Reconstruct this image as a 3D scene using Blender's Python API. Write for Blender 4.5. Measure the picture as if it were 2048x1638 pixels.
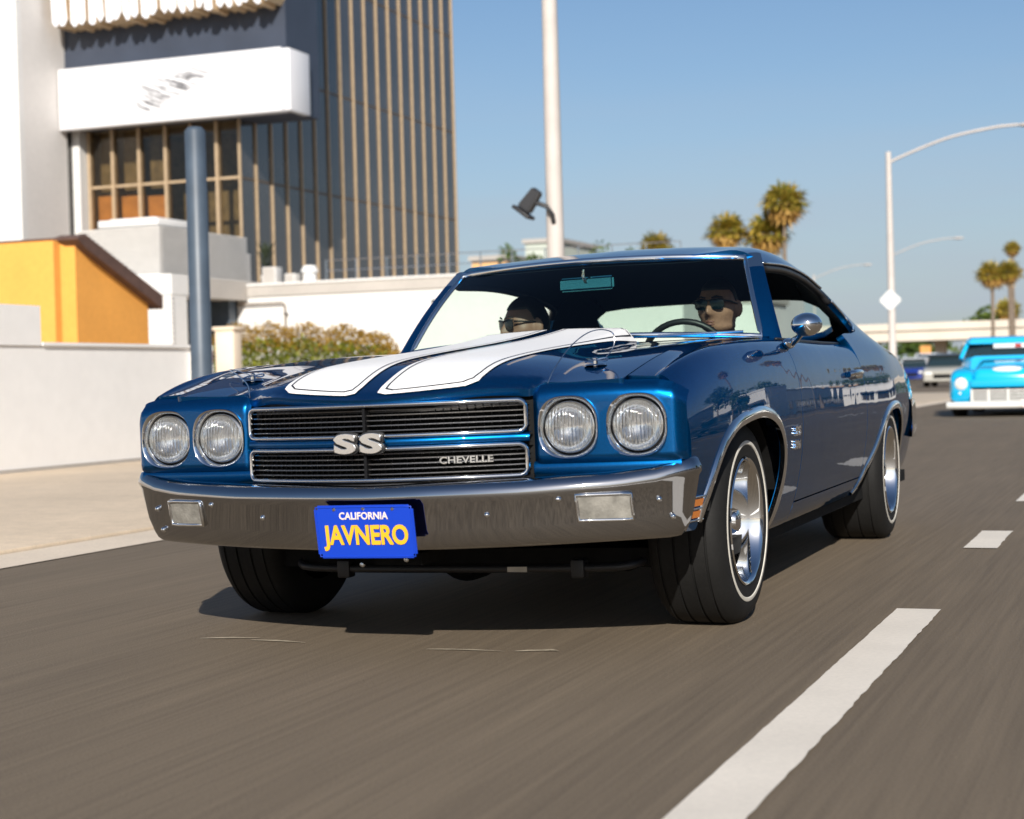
import bpy, bmesh, math, random
import numpy as np
from mathutils import Vector, Matrix
from mathutils.geometry import delaunay_2d_cdt

for o in list(bpy.data.objects):
    bpy.data.objects.remove(o, do_unlink=True)
SC = bpy.context.scene
COL = SC.collection
random.seed(7)
R_ = math.radians

# ------------------------------------------------------------------ camera
YAW, PITCH, ROLL = -0.363477375, -0.0170654570, -0.0260572382
FPX = 3465.82
CAM = Vector((2.11715, -4.49658, 0.78650))
_f = Vector((math.sin(YAW)*math.cos(PITCH), math.cos(YAW)*math.cos(PITCH), math.sin(PITCH)))
_r = _f.cross(Vector((0, 0, 1))).normalized()
_u = _r.cross(_f)
_r2 = _r*math.cos(ROLL)+_u*math.sin(ROLL)
_u2 = -_r*math.sin(ROLL)+_u*math.cos(ROLL)
cd = bpy.data.cameras.new('camera')
cam = bpy.data.objects.new('camera', cd)
COL.objects.link(cam)
m = Matrix((_r2, _u2, -_f)).transposed().to_4x4()
m.translation = CAM
cam.matrix_world = m
cd.sensor_width = 36.0
cd.sensor_fit = 'HORIZONTAL'
cd.lens = FPX/2048*36.0
cd.clip_start = 0.05
cd.clip_end = 3000
cd.dof.use_dof = True
cd.dof.focus_distance = 5.75
cd.dof.aperture_fstop = 4.0
SC.camera = cam

# ------------------------------------------------------------------ sky, sun, exposure
SUN = Vector((0.31, -0.84, 0.46)).normalized()
EL = math.asin(SUN.z)
AZ = math.atan2(SUN.x, SUN.y)
w = bpy.data.worlds.new('World')
SC.world = w
w.use_nodes = True
nt = w.node_tree
bg = nt.nodes['Background']
sky = nt.nodes.new('ShaderNodeTexSky')
sky.sky_type = 'NISHITA'
sky.sun_disc = False
sky.sun_elevation = EL
sky.sun_rotation = AZ
sky.altitude = 0.0
sky.air_density = 1.0
sky.dust_density = 1.0
sky.ozone_density = 4.0
# thin cloud veil, thicker towards the horizon all round
tcw = nt.nodes.new('ShaderNodeTexCoord')
sx = nt.nodes.new('ShaderNodeSeparateXYZ')
nt.links.new(tcw.outputs['Generated'], sx.inputs[0])
mr0 = nt.nodes.new('ShaderNodeMapRange')
mr0.interpolation_type = 'SMOOTHSTEP'
mr0.inputs['From Min'].default_value = 0.23
mr0.inputs['From Max'].default_value = -0.02
mr0.inputs['To Min'].default_value = 0.0
mr0.inputs['To Max'].default_value = 1.0
nt.links.new(sx.outputs[2], mr0.inputs['Value'])
mpw = nt.nodes.new('ShaderNodeMapping')
mpw.inputs['Scale'].default_value = (2.2, 2.2, 15.0)
nt.links.new(tcw.outputs['Generated'], mpw.inputs['Vector'])
nzw = nt.nodes.new('ShaderNodeTexNoise')
nzw.inputs['Scale'].default_value = 1.6
nzw.inputs['Detail'].default_value = 5
nzw.inputs['Roughness'].default_value = 0.55
nt.links.new(mpw.outputs[0], nzw.inputs['Vector'])
mr1 = nt.nodes.new('ShaderNodeMapRange')
mr1.inputs['From Min'].default_value = 0.36
mr1.inputs['From Max'].default_value = 0.66
mr1.inputs['To Min'].default_value = 0.45
mr1.inputs['To Max'].default_value = 0.95
nt.links.new(nzw.outputs[0], mr1.inputs['Value'])
mlw = nt.nodes.new('ShaderNodeMath')
mlw.operation = 'MULTIPLY'
nt.links.new(mr0.outputs[0], mlw.inputs[0])
nt.links.new(mr1.outputs[0], mlw.inputs[1])
mxw = nt.nodes.new('ShaderNodeMix')
mxw.data_type = 'RGBA'
mxw.inputs[7].default_value = (4.6, 5.15, 6.1, 1)
nt.links.new(mlw.outputs[0], mxw.inputs[0])
nt.links.new(sky.outputs[0], mxw.inputs[6])
nt.links.new(mxw.outputs[2], bg.inputs[0])
bg.inputs[1].default_value = 0.07
sl = bpy.data.lights.new('sun', 'SUN')
sl.energy = 4.4
sl.angle = R_(0.55)
sl.color = (1.0, 0.945, 0.865)
so = bpy.data.objects.new('sun', sl)
COL.objects.link(so)
so.rotation_euler = SUN.to_track_quat('Z', 'Y').to_euler()
so.location = (10, -30, 40)
vs = SC.view_settings
SC.display_settings.display_device = 'sRGB'
vs.view_transform = 'Standard'
vs.look = 'None'
vs.gamma = 1.0
vs.use_curve_mapping = False
vs.exposure = 0.50
SC.cycles.max_bounces = 10
SC.cycles.transparent_max_bounces = 16
SC.cycles.caustics_reflective = False
SC.cycles.caustics_refractive = False

# ------------------------------------------------------------------ materials
def mat(name, col, rough=0.6, metal=0.0, coat=0.0, coat_rough=0.03, spec=0.5, noise=None, bump=None, emit=None):
    """noise=(scale, amount) varies colour; bump=(scale, strength, distance)"""
    m_ = bpy.data.materials.new(name)
    m_.use_nodes = True
    n = m_.node_tree
    b = n.nodes['Principled BSDF']
    b.inputs['Base Color'].default_value = (*col, 1)
    b.inputs['Roughness'].default_value = rough
    b.inputs['Metallic'].default_value = metal
    b.inputs['Coat Weight'].default_value = coat
    b.inputs['Coat Roughness'].default_value = coat_rough
    b.inputs['Specular IOR Level'].default_value = spec
    if emit:
        b.inputs['Emission Color'].default_value = (*col, 1)
        b.inputs['Emission Strength'].default_value = emit
    if noise or bump:
        tc = n.nodes.new('ShaderNodeTexCoord')
    if noise:
        sets = noise if isinstance(noise, list) else [noise]
        prev = None
        for (sc_, am) in sets:
            t = n.nodes.new('ShaderNodeTexNoise')
            t.inputs['Scale'].default_value = sc_
            t.inputs['Detail'].default_value = 6
            n.links.new(tc.outputs['Object'], t.inputs['Vector'])
            mr = n.nodes.new('ShaderNodeMapRange')
            mr.inputs['From Min'].default_value = 0.3
            mr.inputs['From Max'].default_value = 0.7
            mr.inputs['To Min'].default_value = 1-am
            mr.inputs['To Max'].default_value = 1+am
            n.links.new(t.outputs[0], mr.inputs['Value'])
            mx = n.nodes.new('ShaderNodeVectorMath')
            mx.operation = 'SCALE'
            if prev is None:
                mx.inputs[0].default_value = col
            else:
                n.links.new(prev, mx.inputs[0])
            n.links.new(mr.outputs[0], mx.inputs['Scale'])
            prev = mx.outputs[0]
        n.links.new(prev, b.inputs['Base Color'])
    if bump:
        t2 = n.nodes.new('ShaderNodeTexNoise')
        t2.inputs['Scale'].default_value = bump[0]
        t2.inputs['Detail'].default_value = 4
        n.links.new(tc.outputs['Object'], t2.inputs['Vector'])
        bp = n.nodes.new('ShaderNodeBump')
        bp.inputs['Strength'].default_value = bump[1]
        bp.inputs['Distance'].default_value = bump[2]
        n.links.new(t2.outputs[0], bp.inputs['Height'])
        n.links.new(bp.outputs[0], b.inputs['Normal'])
    return m_

def glass(name, tint, ior=1.5, gloss=0.0, boost=1.0):
    """thin pane: transparent, with a fresnel reflection"""
    m_ = bpy.data.materials.new(name)
    m_.use_nodes = True
    n = m_.node_tree
    n.nodes.remove(n.nodes['Principled BSDF'])
    out = n.nodes['Material Output']
    tr = n.nodes.new('ShaderNodeBsdfTransparent')
    tr.inputs[0].default_value = (*tint, 1)
    gl = n.nodes.new('ShaderNodeBsdfGlossy')
    gl.inputs['Roughness'].default_value = gloss
    fr = n.nodes.new('ShaderNodeFresnel')
    ge = n.nodes.new('ShaderNodeNewGeometry')
    mi_ = n.nodes.new('ShaderNodeMix')
    mi_.inputs[2].default_value = ior
    mi_.inputs[3].default_value = 1/ior
    n.links.new(ge.outputs['Backfacing'], mi_.inputs[0])
    n.links.new(mi_.outputs[0], fr.inputs[0])
    mx = n.nodes.new('ShaderNodeMixShader')
    mu = n.nodes.new('ShaderNodeMath')
    mu.operation = 'MULTIPLY'
    mu.inputs[1].default_value = boost
    mu.use_clamp = True
    n.links.new(fr.outputs[0], mu.inputs[0])
    n.links.new(mu.outputs[0], mx.inputs[0])
    n.links.new(tr.outputs[0], mx.inputs[1])
    n.links.new(gl.outputs[0], mx.inputs[2])
    n.links.new(mx.outputs[0], out.inputs[0])
    return m_

M = {}
def paint(name, col, diff=0.2, rough=0.34, ior=1.4):
    """candy paint: coloured metal flake and pigment under a mirror clear coat"""
    m_ = bpy.data.materials.new(name)
    m_.use_nodes = True
    n = m_.node_tree
    n.nodes.remove(n.nodes['Principled BSDF'])
    tc = n.nodes.new('ShaderNodeTexCoord')
    v = n.nodes.new('ShaderNodeTexVoronoi')
    v.inputs['Scale'].default_value = 900
    n.links.new(tc.outputs['Object'], v.inputs['Vector'])
    sp = n.nodes.new('ShaderNodeSeparateColor')
    n.links.new(v.outputs['Color'], sp.inputs[0])
    mr = n.nodes.new('ShaderNodeMapRange')
    mr.inputs['To Min'].default_value = 0.8
    mr.inputs['To Max'].default_value = 1.25
    n.links.new(sp.outputs[0], mr.inputs['Value'])
    mx = n.nodes.new('ShaderNodeVectorMath')
    mx.operation = 'SCALE'
    mx.inputs[0].default_value = col
    n.links.new(mr.outputs[0], mx.inputs['Scale'])
    fl = n.nodes.new('ShaderNodeBsdfGlossy')
    fl.inputs['Roughness'].default_value = rough
    n.links.new(mx.outputs[0], fl.inputs['Color'])
    df = n.nodes.new('ShaderNodeBsdfDiffuse')
    n.links.new(mx.outputs[0], df.inputs['Color'])
    m1 = n.nodes.new('ShaderNodeMixShader')
    m1.inputs[0].default_value = diff
    n.links.new(fl.outputs[0], m1.inputs[1])
    n.links.new(df.outputs[0], m1.inputs[2])
    # very slight panel waviness in the clear coat
    t2 = n.nodes.new('ShaderNodeTexNoise')
    t2.inputs['Scale'].default_value = 5.0
    t2.inputs['Detail'].default_value = 1
    n.links.new(tc.outputs['Object'], t2.inputs['Vector'])
    bp = n.nodes.new('ShaderNodeBump')
    bp.inputs['Strength'].default_value = 0.12
    bp.inputs['Distance'].default_value = 0.01
    n.links.new(t2.outputs[0], bp.inputs['Height'])
    ct = n.nodes.new('ShaderNodeBsdfGlossy')
    ct.inputs['Roughness'].default_value = 0.012
    n.links.new(bp.outputs[0], ct.inputs['Normal'])
    fr = n.nodes.new('ShaderNodeFresnel')
    fr.inputs[0].default_value = ior
    n.links.new(bp.outputs[0], fr.inputs['Normal'])
    m2 = n.nodes.new('ShaderNodeMixShader')
    n.links.new(fr.outputs[0], m2.inputs[0])
    n.links.new(m1.outputs[0], m2.inputs[1])
    n.links.new(ct.outputs[0], m2.inputs[2])
    n.links.new(m2.outputs[0], n.nodes['Material Output'].inputs[0])
    return m_
M['blue'] = paint('candy_blue_paint', (0.0002, 0.074, 0.225), 0.08, 0.33, 1.37)
M['white_paint'] = mat('white_stripe_paint', (0.86, 0.85, 0.835), 0.5, coat=0.12, spec=0.25)
M['pin_black'] = mat('black_pinstripe', (0.02, 0.02, 0.025), 0.4)
M['chrome'] = mat('chrome', (0.74, 0.75, 0.76), 0.045, 1.0, noise=(9, 0.03))
M['chrome_dull'] = mat('brushed_steel', (0.6, 0.6, 0.6), 0.22, 1.0)
M['bumper_chrome'] = mat('bumper_chrome', (0.43, 0.435, 0.45), 0.035, 1.0, noise=(9, 0.03))
M['chrome_soft'] = mat('bright_plated_letters', (0.85, 0.84, 0.82), 0.22, 1.0)
M['reflector'] = mat('lamp_reflector', (0.95, 0.95, 0.94), 0.12, 1.0)
M['black'] = mat('black_trim', (0.012, 0.012, 0.013), 0.45)
M['flat_black'] = mat('chassis_black', (0.008, 0.008, 0.008), 0.85, spec=0.2, noise=(20, .3))
M['grille_black'] = mat('grille_black', (0.006, 0.006, 0.007), 0.5, spec=0.2)
M['grille_bright'] = mat('grille_bar_satin', (0.30, 0.29, 0.28), 0.3, 0.9)
M['interior'] = mat('dark_vinyl', (0.010, 0.018, 0.026), 0.7, noise=(30, .2), bump=(160, .2, .002))
M['headliner'] = mat('headliner_cloth', (0.012, 0.026, 0.042), 0.9)
def tyre_mat():
    m_ = mat('tyre_rubber', (0.009, 0.0088, 0.0085), 0.72, spec=0.3, noise=[(6, .3), (90, .15)], bump=(220, .25, .002))
    return m_
M['tyre'] = tyre_mat()
M['whitewall'] = mat('white_sidewall', (0.62, 0.59, 0.52), 0.6, noise=(25, .1))
M['amber'] = mat('amber_lens', (0.75, 0.22, 0.02), 0.15, coat=1)
M['red'] = mat('red_lens', (0.4, 0.02, 0.01), 0.2, coat=1)
M['windshield'] = glass('windshield_glass', (0.70, 0.81, 0.76), 1.45)
M['plate_blue'] = mat('plate_blue', (0.004, 0.045, 0.46), 0.4)
M['plate_yellow'] = mat('plate_yellow', (0.82, 0.44, 0.02), 0.45)
M['plate_white'] = mat('plate_letters_white', (0.78, 0.66, 0.60), 0.45)
M['mirror_teal'] = mat('mirror_teal_reflection', (0.10, 0.40, 0.52), 0.12, 1.0)  # teal paints the windshield tint reflected on the mirror's case
M['skin'] = mat('skin', (0.33, 0.17, 0.115), 0.5, noise=[(14, .16), (70, .12)], bump=(120, .3, .002))
M['lips'] = mat('lips', (0.20, 0.075, 0.06), 0.5)
M['skin2'] = mat('skin_tanned', (0.28, 0.15, 0.105), 0.5, noise=(14, .16))
M['hair'] = mat('dark_hair', (0.012, 0.009, 0.008), 0.6, noise=(40, .4))
M['shirt'] = mat('black_shirt', (0.010, 0.011, 0.014), 0.85)
M['sunglass'] = mat('sunglass_lens', (0.003, 0.008, 0.010), 0.05, spec=0.45)

def lens_mat():
    m_ = bpy.data.materials.new('fluted_headlamp_glass')
    m_.use_nodes = True
    n = m_.node_tree
    n.nodes.remove(n.nodes['Principled BSDF'])
    out = n.nodes['Material Output']
    tc = n.nodes.new('ShaderNodeTexCoord')
    wv = n.nodes.new('ShaderNodeTexWave')
    wv.wave_type = 'BANDS'
    wv.bands_direction = 'X'
    wv.inputs['Scale'].default_value = 30
    wv.inputs['Distortion'].default_value = 0.6
    n.links.new(tc.outputs['Object'], wv.inputs['Vector'])
    no = n.nodes.new('ShaderNodeTexVoronoi')
    no.inputs['Scale'].default_value = 38
    mp = n.nodes.new('ShaderNodeMapping')
    mp.inputs['Scale'].default_value = (1.0, 1.0, 0.45)
    n.links.new(tc.outputs['Object'], mp.inputs['Vector'])
    n.links.new(mp.outputs[0], no.inputs['Vector'])
    ad = n.nodes.new('ShaderNodeMath')
    ad.operation = 'ADD'
    n.links.new(wv.outputs[1], ad.inputs[0])
    n.links.new(no.outputs[0], ad.inputs[1])
    bp = n.nodes.new('ShaderNodeBump')
    bp.inputs['Strength'].default_value = 0.9
    bp.inputs['Distance'].default_value = 0.005
    n.links.new(ad.outputs[0], bp.inputs['Height'])
    rf = n.nodes.new('ShaderNodeBsdfRefraction')
    rf.inputs['IOR'].default_value = 1.25
    rf.inputs['Color'].default_value = (.96, .97, .97, 1)
    rf.inputs['Roughness'].default_value = 0.02
    gl = n.nodes.new('ShaderNodeBsdfGlossy')
    gl.inputs['Roughness'].default_value = 0.06
    df = n.nodes.new('ShaderNodeBsdfDiffuse')
    df.inputs[0].default_value = (.88, .89, .88, 1)
    for s in (rf, gl, df):
        n.links.new(bp.outputs[0], s.inputs['Normal'])
    m1 = n.nodes.new('ShaderNodeMixShader')
    m1.inputs[0].default_value = 0.13
    n.links.new(rf.outputs[0], m1.inputs[1])
    n.links.new(df.outputs[0], m1.inputs[2])
    m2 = n.nodes.new('ShaderNodeMixShader')
    m2.inputs[0].default_value = 0.20
    n.links.new(m1.outputs[0], m2.inputs[1])
    n.links.new(gl.outputs[0], m2.inputs[2])
    n.links.new(m2.outputs[0], out.inputs[0])
    return m_
M['lens'] = lens_mat()
M['lamp_white'] = mat('parking_lens', (0.22, 0.21, 0.185), 0.10, coat=1, noise=(25, .35), bump=(130, .5, .004))

def asphalt():
    m_ = mat('asphalt', (0.1, 0.1, 0.1), 0.82)
    n = m_.node_tree
    b = n.nodes['Principled BSDF']
    tc = n.nodes.new('ShaderNodeTexCoord')
    def noise(scale, detail, stretch=None):
        t = n.nodes.new('ShaderNodeTexNoise')
        t.inputs['Scale'].default_value = scale
        t.inputs['Detail'].default_value = detail
        if stretch:
            mp = n.nodes.new('ShaderNodeMapping')
            mp.inputs['Scale'].default_value = stretch
            n.links.new(tc.outputs['Object'], mp.inputs['Vector'])
            n.links.new(mp.outputs[0], t.inputs['Vector'])
        else:
            n.links.new(tc.outputs['Object'], t.inputs['Vector'])
        return t.outputs[0]
    big = noise(0.35, 4)
    track = noise(1.0, 5, (2.2, 0.05, 1))
    streak = noise(1.0, 4, (46, .9, 1))
    fine = noise(130, 3)
    cr = n.nodes.new('ShaderNodeValToRGB')
    cr.color_ramp.elements[0].position = 0.34
    cr.color_ramp.elements[1].position = 0.66
    cr.color_ramp.elements[0].color = (0.090, 0.067, 0.043, 1)
    cr.color_ramp.elements[1].color = (0.196, 0.149, 0.097, 1)
    def madd(a, b_, wa, wb):
        x = n.nodes.new('ShaderNodeMath'); x.operation = 'MULTIPLY'; x.inputs[1].default_value = wa
        n.links.new(a, x.inputs[0])
        y = n.nodes.new('ShaderNodeMath'); y.operation = 'MULTIPLY_ADD'; y.inputs[1].default_value = wb
        n.links.new(b_, y.inputs[0]); n.links.new(x.outputs[0], y.inputs[2])
        return y.outputs[0]
    s1 = madd(big, track, 0.14, 0.22)
    s2 = madd(streak, fine, 0.34, 0.30)
    s3 = madd(s1, s2, 1, 1)
    n.links.new(s3, cr.inputs[0])
    n.links.new(cr.outputs[0], b.inputs['Base Color'])
    bp = n.nodes.new('ShaderNodeBump')
    bp.inputs['Strength'].default_value = 0.5
    bp.inputs['Distance'].default_value = 0.006
    n.links.new(fine, bp.inputs['Height'])
    n.links.new(bp.outputs[0], b.inputs['Normal'])
    return m_
M['asphalt'] = asphalt()
M['marking'] = mat('road_paint', (0.76, 0.69, 0.59), 0.6, noise=[(3, .06), (90, .05)])
M['yellow_line'] = mat('yellow_road_paint', (0.62, 0.36, 0.05), 0.6, noise=(60, .15))
M['sidewalk'] = mat('sidewalk_concrete', (0.64, 0.515, 0.375), 0.8, noise=[(.7, .10), (8, .07), (60, .08)], bump=(120, .3, .004))
M['gutter'] = mat('gutter_concrete', (0.70, 0.59, 0.46), 0.8, noise=[(1.2, .10), (60, .08)], bump=(120, .3, .004))
M['dirt'] = mat('dry_ground', (0.22, 0.18, 0.13), 0.9, noise=[(.05, .2), (.8, .2), (9, .15)])
M['stucco'] = mat('white_stucco', (0.68, 0.67, 0.65), 0.8, noise=[(.5, .04), (7, .03)], bump=(60, .25, .01))
M['stucco_bright'] = mat('street_wall_white', (0.86, 0.84, 0.81), 0.8, noise=[(.5, .03), (7, .02)], bump=(60, .25, .01))
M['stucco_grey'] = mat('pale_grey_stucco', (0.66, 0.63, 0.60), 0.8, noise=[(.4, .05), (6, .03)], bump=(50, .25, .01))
M['band_grey'] = mat('grey_fascia', (0.42, 0.39, 0.355), 0.7, noise=[(.8, .07), (9, .04)])
M['yellow_wall'] = mat('yellow_ochre_stucco', (0.76, 0.35, 0.07), 0.85, noise=[(.6, .07), (8, .04)], bump=(50, .25, .01))
M['brown'] = mat('brown_roof_trim', (0.10, 0.055, 0.042), 0.7, noise=(5, .2))
M['mullion'] = mat('bronze_tan_mullion', (0.44, 0.325, 0.205), 0.5, 0.15, noise=(3, .1))
M['bronze'] = mat('dark_bronze_rail', (0.12, 0.085, 0.055), 0.5, 0.3)
M['pane'] = mat('dark_reflective_pane', (0.052, 0.048, 0.046), 0.05, spec=0.9, noise=(.8, .2))
M['pane_clear'] = glass('office_glass', (0.80, 0.76, 0.68), 1.5, 0.0, 1.0)
M['navy'] = mat('navy_fascia', (0.036, 0.046, 0.070), 0.5, noise=(.7, .12))
M['sign_white'] = mat('white_sign_panel', (0.70, 0.70, 0.72), 0.45, noise=(.8, .03))
M['letter_grey'] = mat('grey_lettering', (0.16, 0.16, 0.17), 0.6)
M['letter_white'] = mat('channel_letter_face', (0.80, 0.82, 0.86), 0.4)
M['letter_tan'] = mat('channel_letter_return', (0.60, 0.45, 0.28), 0.5)
M['orange_panel'] = mat('orange_blind', (0.66, 0.30, 0.085), 0.8, noise=(2, .2))
M['olive'] = mat('olive_curtain', (0.22, 0.175, 0.10), 0.9, noise=(3, .3))
M['louver'] = mat('light_grey_louver', (0.58, 0.56, 0.53), 0.6, noise=(3, .06))
M['pole_pale'] = mat('pale_pole', (0.50, 0.455, 0.42), 0.6, noise=(3, .06))
M['pole_blue'] = mat('blue_grey_pole', (0.060, 0.082, 0.110), 0.45, noise=(4, .15))
M['concrete'] = mat('bridge_concrete', (0.62, 0.55, 0.46), 0.85, noise=[(.25, .08), (3, .05)])
M['dark_metal'] = mat('dark_metal', (0.018, 0.018, 0.02), 0.5)
M['bark'] = mat('palm_bark', (0.20, 0.155, 0.115), 0.9, noise=[(6, .3), (30, .2)])
def leafmat(name, c1, c2):
    m_ = mat(name, c1, 0.6)
    n = m_.node_tree
    b = n.nodes['Principled BSDF']
    g = n.nodes.new('ShaderNodeNewGeometry')
    cr = n.nodes.new('ShaderNodeValToRGB')
    cr.color_ramp.elements[0].color = (*c1, 1)
    cr.color_ramp.elements[1].color = (*c2, 1)
    n.links.new(g.outputs['Random Per Island'], cr.inputs[0])
    n.links.new(cr.outputs[0], b.inputs['Base Color'])
    tl = n.nodes.new('ShaderNodeBsdfTranslucent')
    n.links.new(cr.outputs[0], tl.inputs[0])
    mx = n.nodes.new('ShaderNodeMixShader')
    mx.inputs[0].default_value = 0.3
    n.links.new(b.outputs[0], mx.inputs[1])
    n.links.new(tl.outputs[0], mx.inputs[2])
    n.links.new(mx.outputs[0], n.nodes['Material Output'].inputs[0])
    return m_
M['leaf'] = leafmat('green_leaf', (0.05, 0.10, 0.015), (0.14, 0.19, 0.03))
M['palm_leaf'] = leafmat('palm_frond', (0.15, 0.17, 0.018), (0.66, 0.46, 0.08))
M['palm_dry'] = leafmat('dry_palm_frond', (0.46, 0.26, 0.06), (0.72, 0.48, 0.16))
M['hedge_green'] = leafmat('hedge_leaf', (0.07, 0.11, 0.008), (0.30, 0.31, 0.026))
M['hedge_rust'] = leafmat('rust_hedge_leaf', (0.22, 0.115, 0.010), (0.48, 0.30, 0.030))
# ------------------------------------------------------------------ helpers
def link(o, parent=None):
    COL.objects.link(o)
    if parent is not None:
        o.parent = parent
    return o

def props(o, label=None, cat=None, group=None, kind=None):
    if label: o['label'] = label
    if cat: o['category'] = cat
    if group: o['group'] = group
    if kind: o['kind'] = kind
    return o

def thing(name, label, cat, loc=(0, 0, 0), rz=0.0, group=None):
    o = bpy.data.objects.new(name, None)
    o.empty_display_size = 0.1
    link(o)
    o.location = loc
    o.rotation_euler = (0, 0, rz)
    return props(o, label, cat, group)

def mesh_obj(name, verts, faces, m_, parent=None, smooth=False):
    me = bpy.data.meshes.new(name)
    me.from_pydata([tuple(v) for v in verts], [], faces)
    me.update()
    if smooth:
        me.shade_smooth()
    me.materials.append(m_)
    return link(bpy.data.objects.new(name, me), parent)

def bm_obj(name, bm, m_, parent=None, smooth=False, angle=None):
    bmesh.ops.recalc_face_normals(bm, faces=bm.faces)
    me = bpy.data.meshes.new(name)
    bm.to_mesh(me)
    bm.free()
    if smooth:
        me.shade_smooth()
        if angle:
            me.set_sharp_from_angle(angle=R_(angle))
    for q in (m_ if isinstance(m_, (list, tuple)) else [m_]):
        me.materials.append(q)
    return link(bpy.data.objects.new(name, me), parent)

def add_box(bm, x0, x1, y0, y1, z0, z1, mi=0):
    vs_ = [bm.verts.new(p) for p in ((x0, y0, z0), (x1, y0, z0), (x1, y1, z0), (x0, y1, z0),
                                     (x0, y0, z1), (x1, y0, z1), (x1, y1, z1), (x0, y1, z1))]
    for q in ((0, 3, 2, 1), (4, 5, 6, 7), (0, 1, 5, 4), (1, 2, 6, 5), (2, 3, 7, 6), (3, 0, 4, 7)):
        f = bm.faces.new([vs_[i] for i in q])
        f.material_index = mi
    return vs_

def box(name, x0, x1, y0, y1, z0, z1, m_, parent=None, bevel=0.0, seg=2):
    bm = bmesh.new()
    add_box(bm, x0, x1, y0, y1, z0, z1)
    if bevel > 0:
        bmesh.ops.bevel(bm, geom=list(bm.edges), offset=bevel, segments=seg, affect='EDGES', profile=0.5)
    return bm_obj(name, bm, m_, parent, smooth=bevel > 0, angle=40)

def frame_of(d):
    d = d.normalized()
    a = Vector((0, 0, 1)) if abs(d.z) < 0.9 else Vector((1, 0, 0))
    s = d.cross(a).normalized()
    return s, s.cross(d).normalized()

def add_tube(bm, pts, rad, n=10, caps=True, rx=None):
    """tube along pts; rad number or list"""
    pts = [Vector(p) for p in pts]
    rings = []
    s = None
    for i, p in enumerate(pts):
        d = (pts[min(i+1, len(pts)-1)]-pts[max(i-1, 0)])
        d.normalize()
        if s is None:
            s, u = frame_of(d)
        else:
            s = (s-d*s.dot(d)).normalized()
            u = s.cross(d).normalized()
        r = rad[i] if isinstance(rad, (list, tuple)) else rad
        rings.append([bm.verts.new(p+s*(r*math.cos(2*math.pi*k/n))+u*(r*math.sin(2*math.pi*k/n))) for k in range(n)])
    for a, b in zip(rings[:-1], rings[1:]):
        for k in range(n):
            bm.faces.new((a[k], a[(k+1) % n], b[(k+1) % n], b[k]))
    if caps:
        bm.faces.new(rings[0][::-1])
        bm.faces.new(rings[-1])
    return rings

def tube(name, pts, rad, m_, parent=None, n=10):
    bm = bmesh.new()
    add_tube(bm, pts, rad, n)
    return bm_obj(name, bm, m_, parent, True, 50)

def add_lathe(bm, prof, axis='X', n=48, center=(0, 0, 0), closed=False, mi=0):
    """prof: (a, r) pairs: a along axis, r radius"""
    c = Vector(center)
    rings = []
    for (a, r) in prof:
        ring = []
        for k in range(n):
            t = 2*math.pi*k/n
            if axis == 'X': p = Vector((a, r*math.cos(t), r*math.sin(t)))
            elif axis == 'Y': p = Vector((r*math.cos(t), a, r*math.sin(t)))
            else: p = Vector((r*math.cos(t), r*math.sin(t), a))
            ring.append(bm.verts.new(c+p))
        rings.append(ring)
    prs = list(zip(rings[:-1], rings[1:]))
    if closed:
        prs.append((rings[-1], rings[0]))
    for a, b in prs:
        for k in range(n):
            f = bm.faces.new((a[k], a[(k+1) % n], b[(k+1) % n], b[k]))
            f.material_index = mi
    return rings

def lathe(name, prof, m_, parent=None, axis='X', n=48, center=(0, 0, 0), closed=False, angle=45, cap=False):
    bm = bmesh.new()
    rg = add_lathe(bm, prof, axis, n, center, closed)
    if cap:
        bm.faces.new(rg[0]); bm.faces.new(rg[-1])
    return bm_obj(name, bm, m_, parent, True, angle)

def catmull(pts, n=6, closed=False):
    pts = [Vector(p) for p in pts]
    out = []
    N = len(pts)
    rng = range(N if closed else N-1)
    for i in rng:
        p0 = pts[i-1] if (i > 0 or closed) else pts[0]*2-pts[1]
        p1 = pts[i]
        p2 = pts[(i+1) % N]
        p3 = pts[(i+2) % N] if (i+2 < N or closed) else pts[-1]*2-pts[-2]
        for k in range(n):
            t = k/n
            out.append(0.5*((2*p1)+(p2-p0)*t+(2*p0-5*p1+4*p2-p3)*t*t+(3*p1-p0-3*p2+p3)*t**3))
    if not closed:
        out.append(pts[-1].copy())
    return out

def text_bm(s, width, height, depth, bold=0.0, bevel=0.0):
    """lettering as geometry, in the XZ plane facing -Y, scaled to width x height, centred"""
    cu = bpy.data.curves.new('lettering', 'FONT')
    cu.body = s
    cu.size = 1.0
    cu.extrude = 0.1
    cu.offset = bold
    cu.bevel_depth = bevel
    cu.resolution_u = 4
    ob = bpy.data.objects.new('lettering', cu)
    me = bpy.data.meshes.new_from_object(ob)
    bm = bmesh.new()
    bm.from_mesh(me)
    bpy.data.objects.remove(ob)
    bpy.data.curves.remove(cu)
    bpy.data.meshes.remove(me)
    xs = [v.co.x for v in bm.verts]; ys = [v.co.y for v in bm.verts]; zs = [v.co.z for v in bm.verts]
    cx, cy, cz = (min(xs)+max(xs))/2, (min(ys)+max(ys))/2, (min(zs)+max(zs))/2
    sx, sy, sz = width/(max(xs)-min(xs)), height/(max(ys)-min(ys)), depth/(max(zs)-min(zs))
    for v in bm.verts:
        x, y, z = (v.co.x-cx)*sx, (v.co.y-cy)*sy, (v.co.z-cz)*sz
        v.co = (x, -z, y)
    return bm

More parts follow.
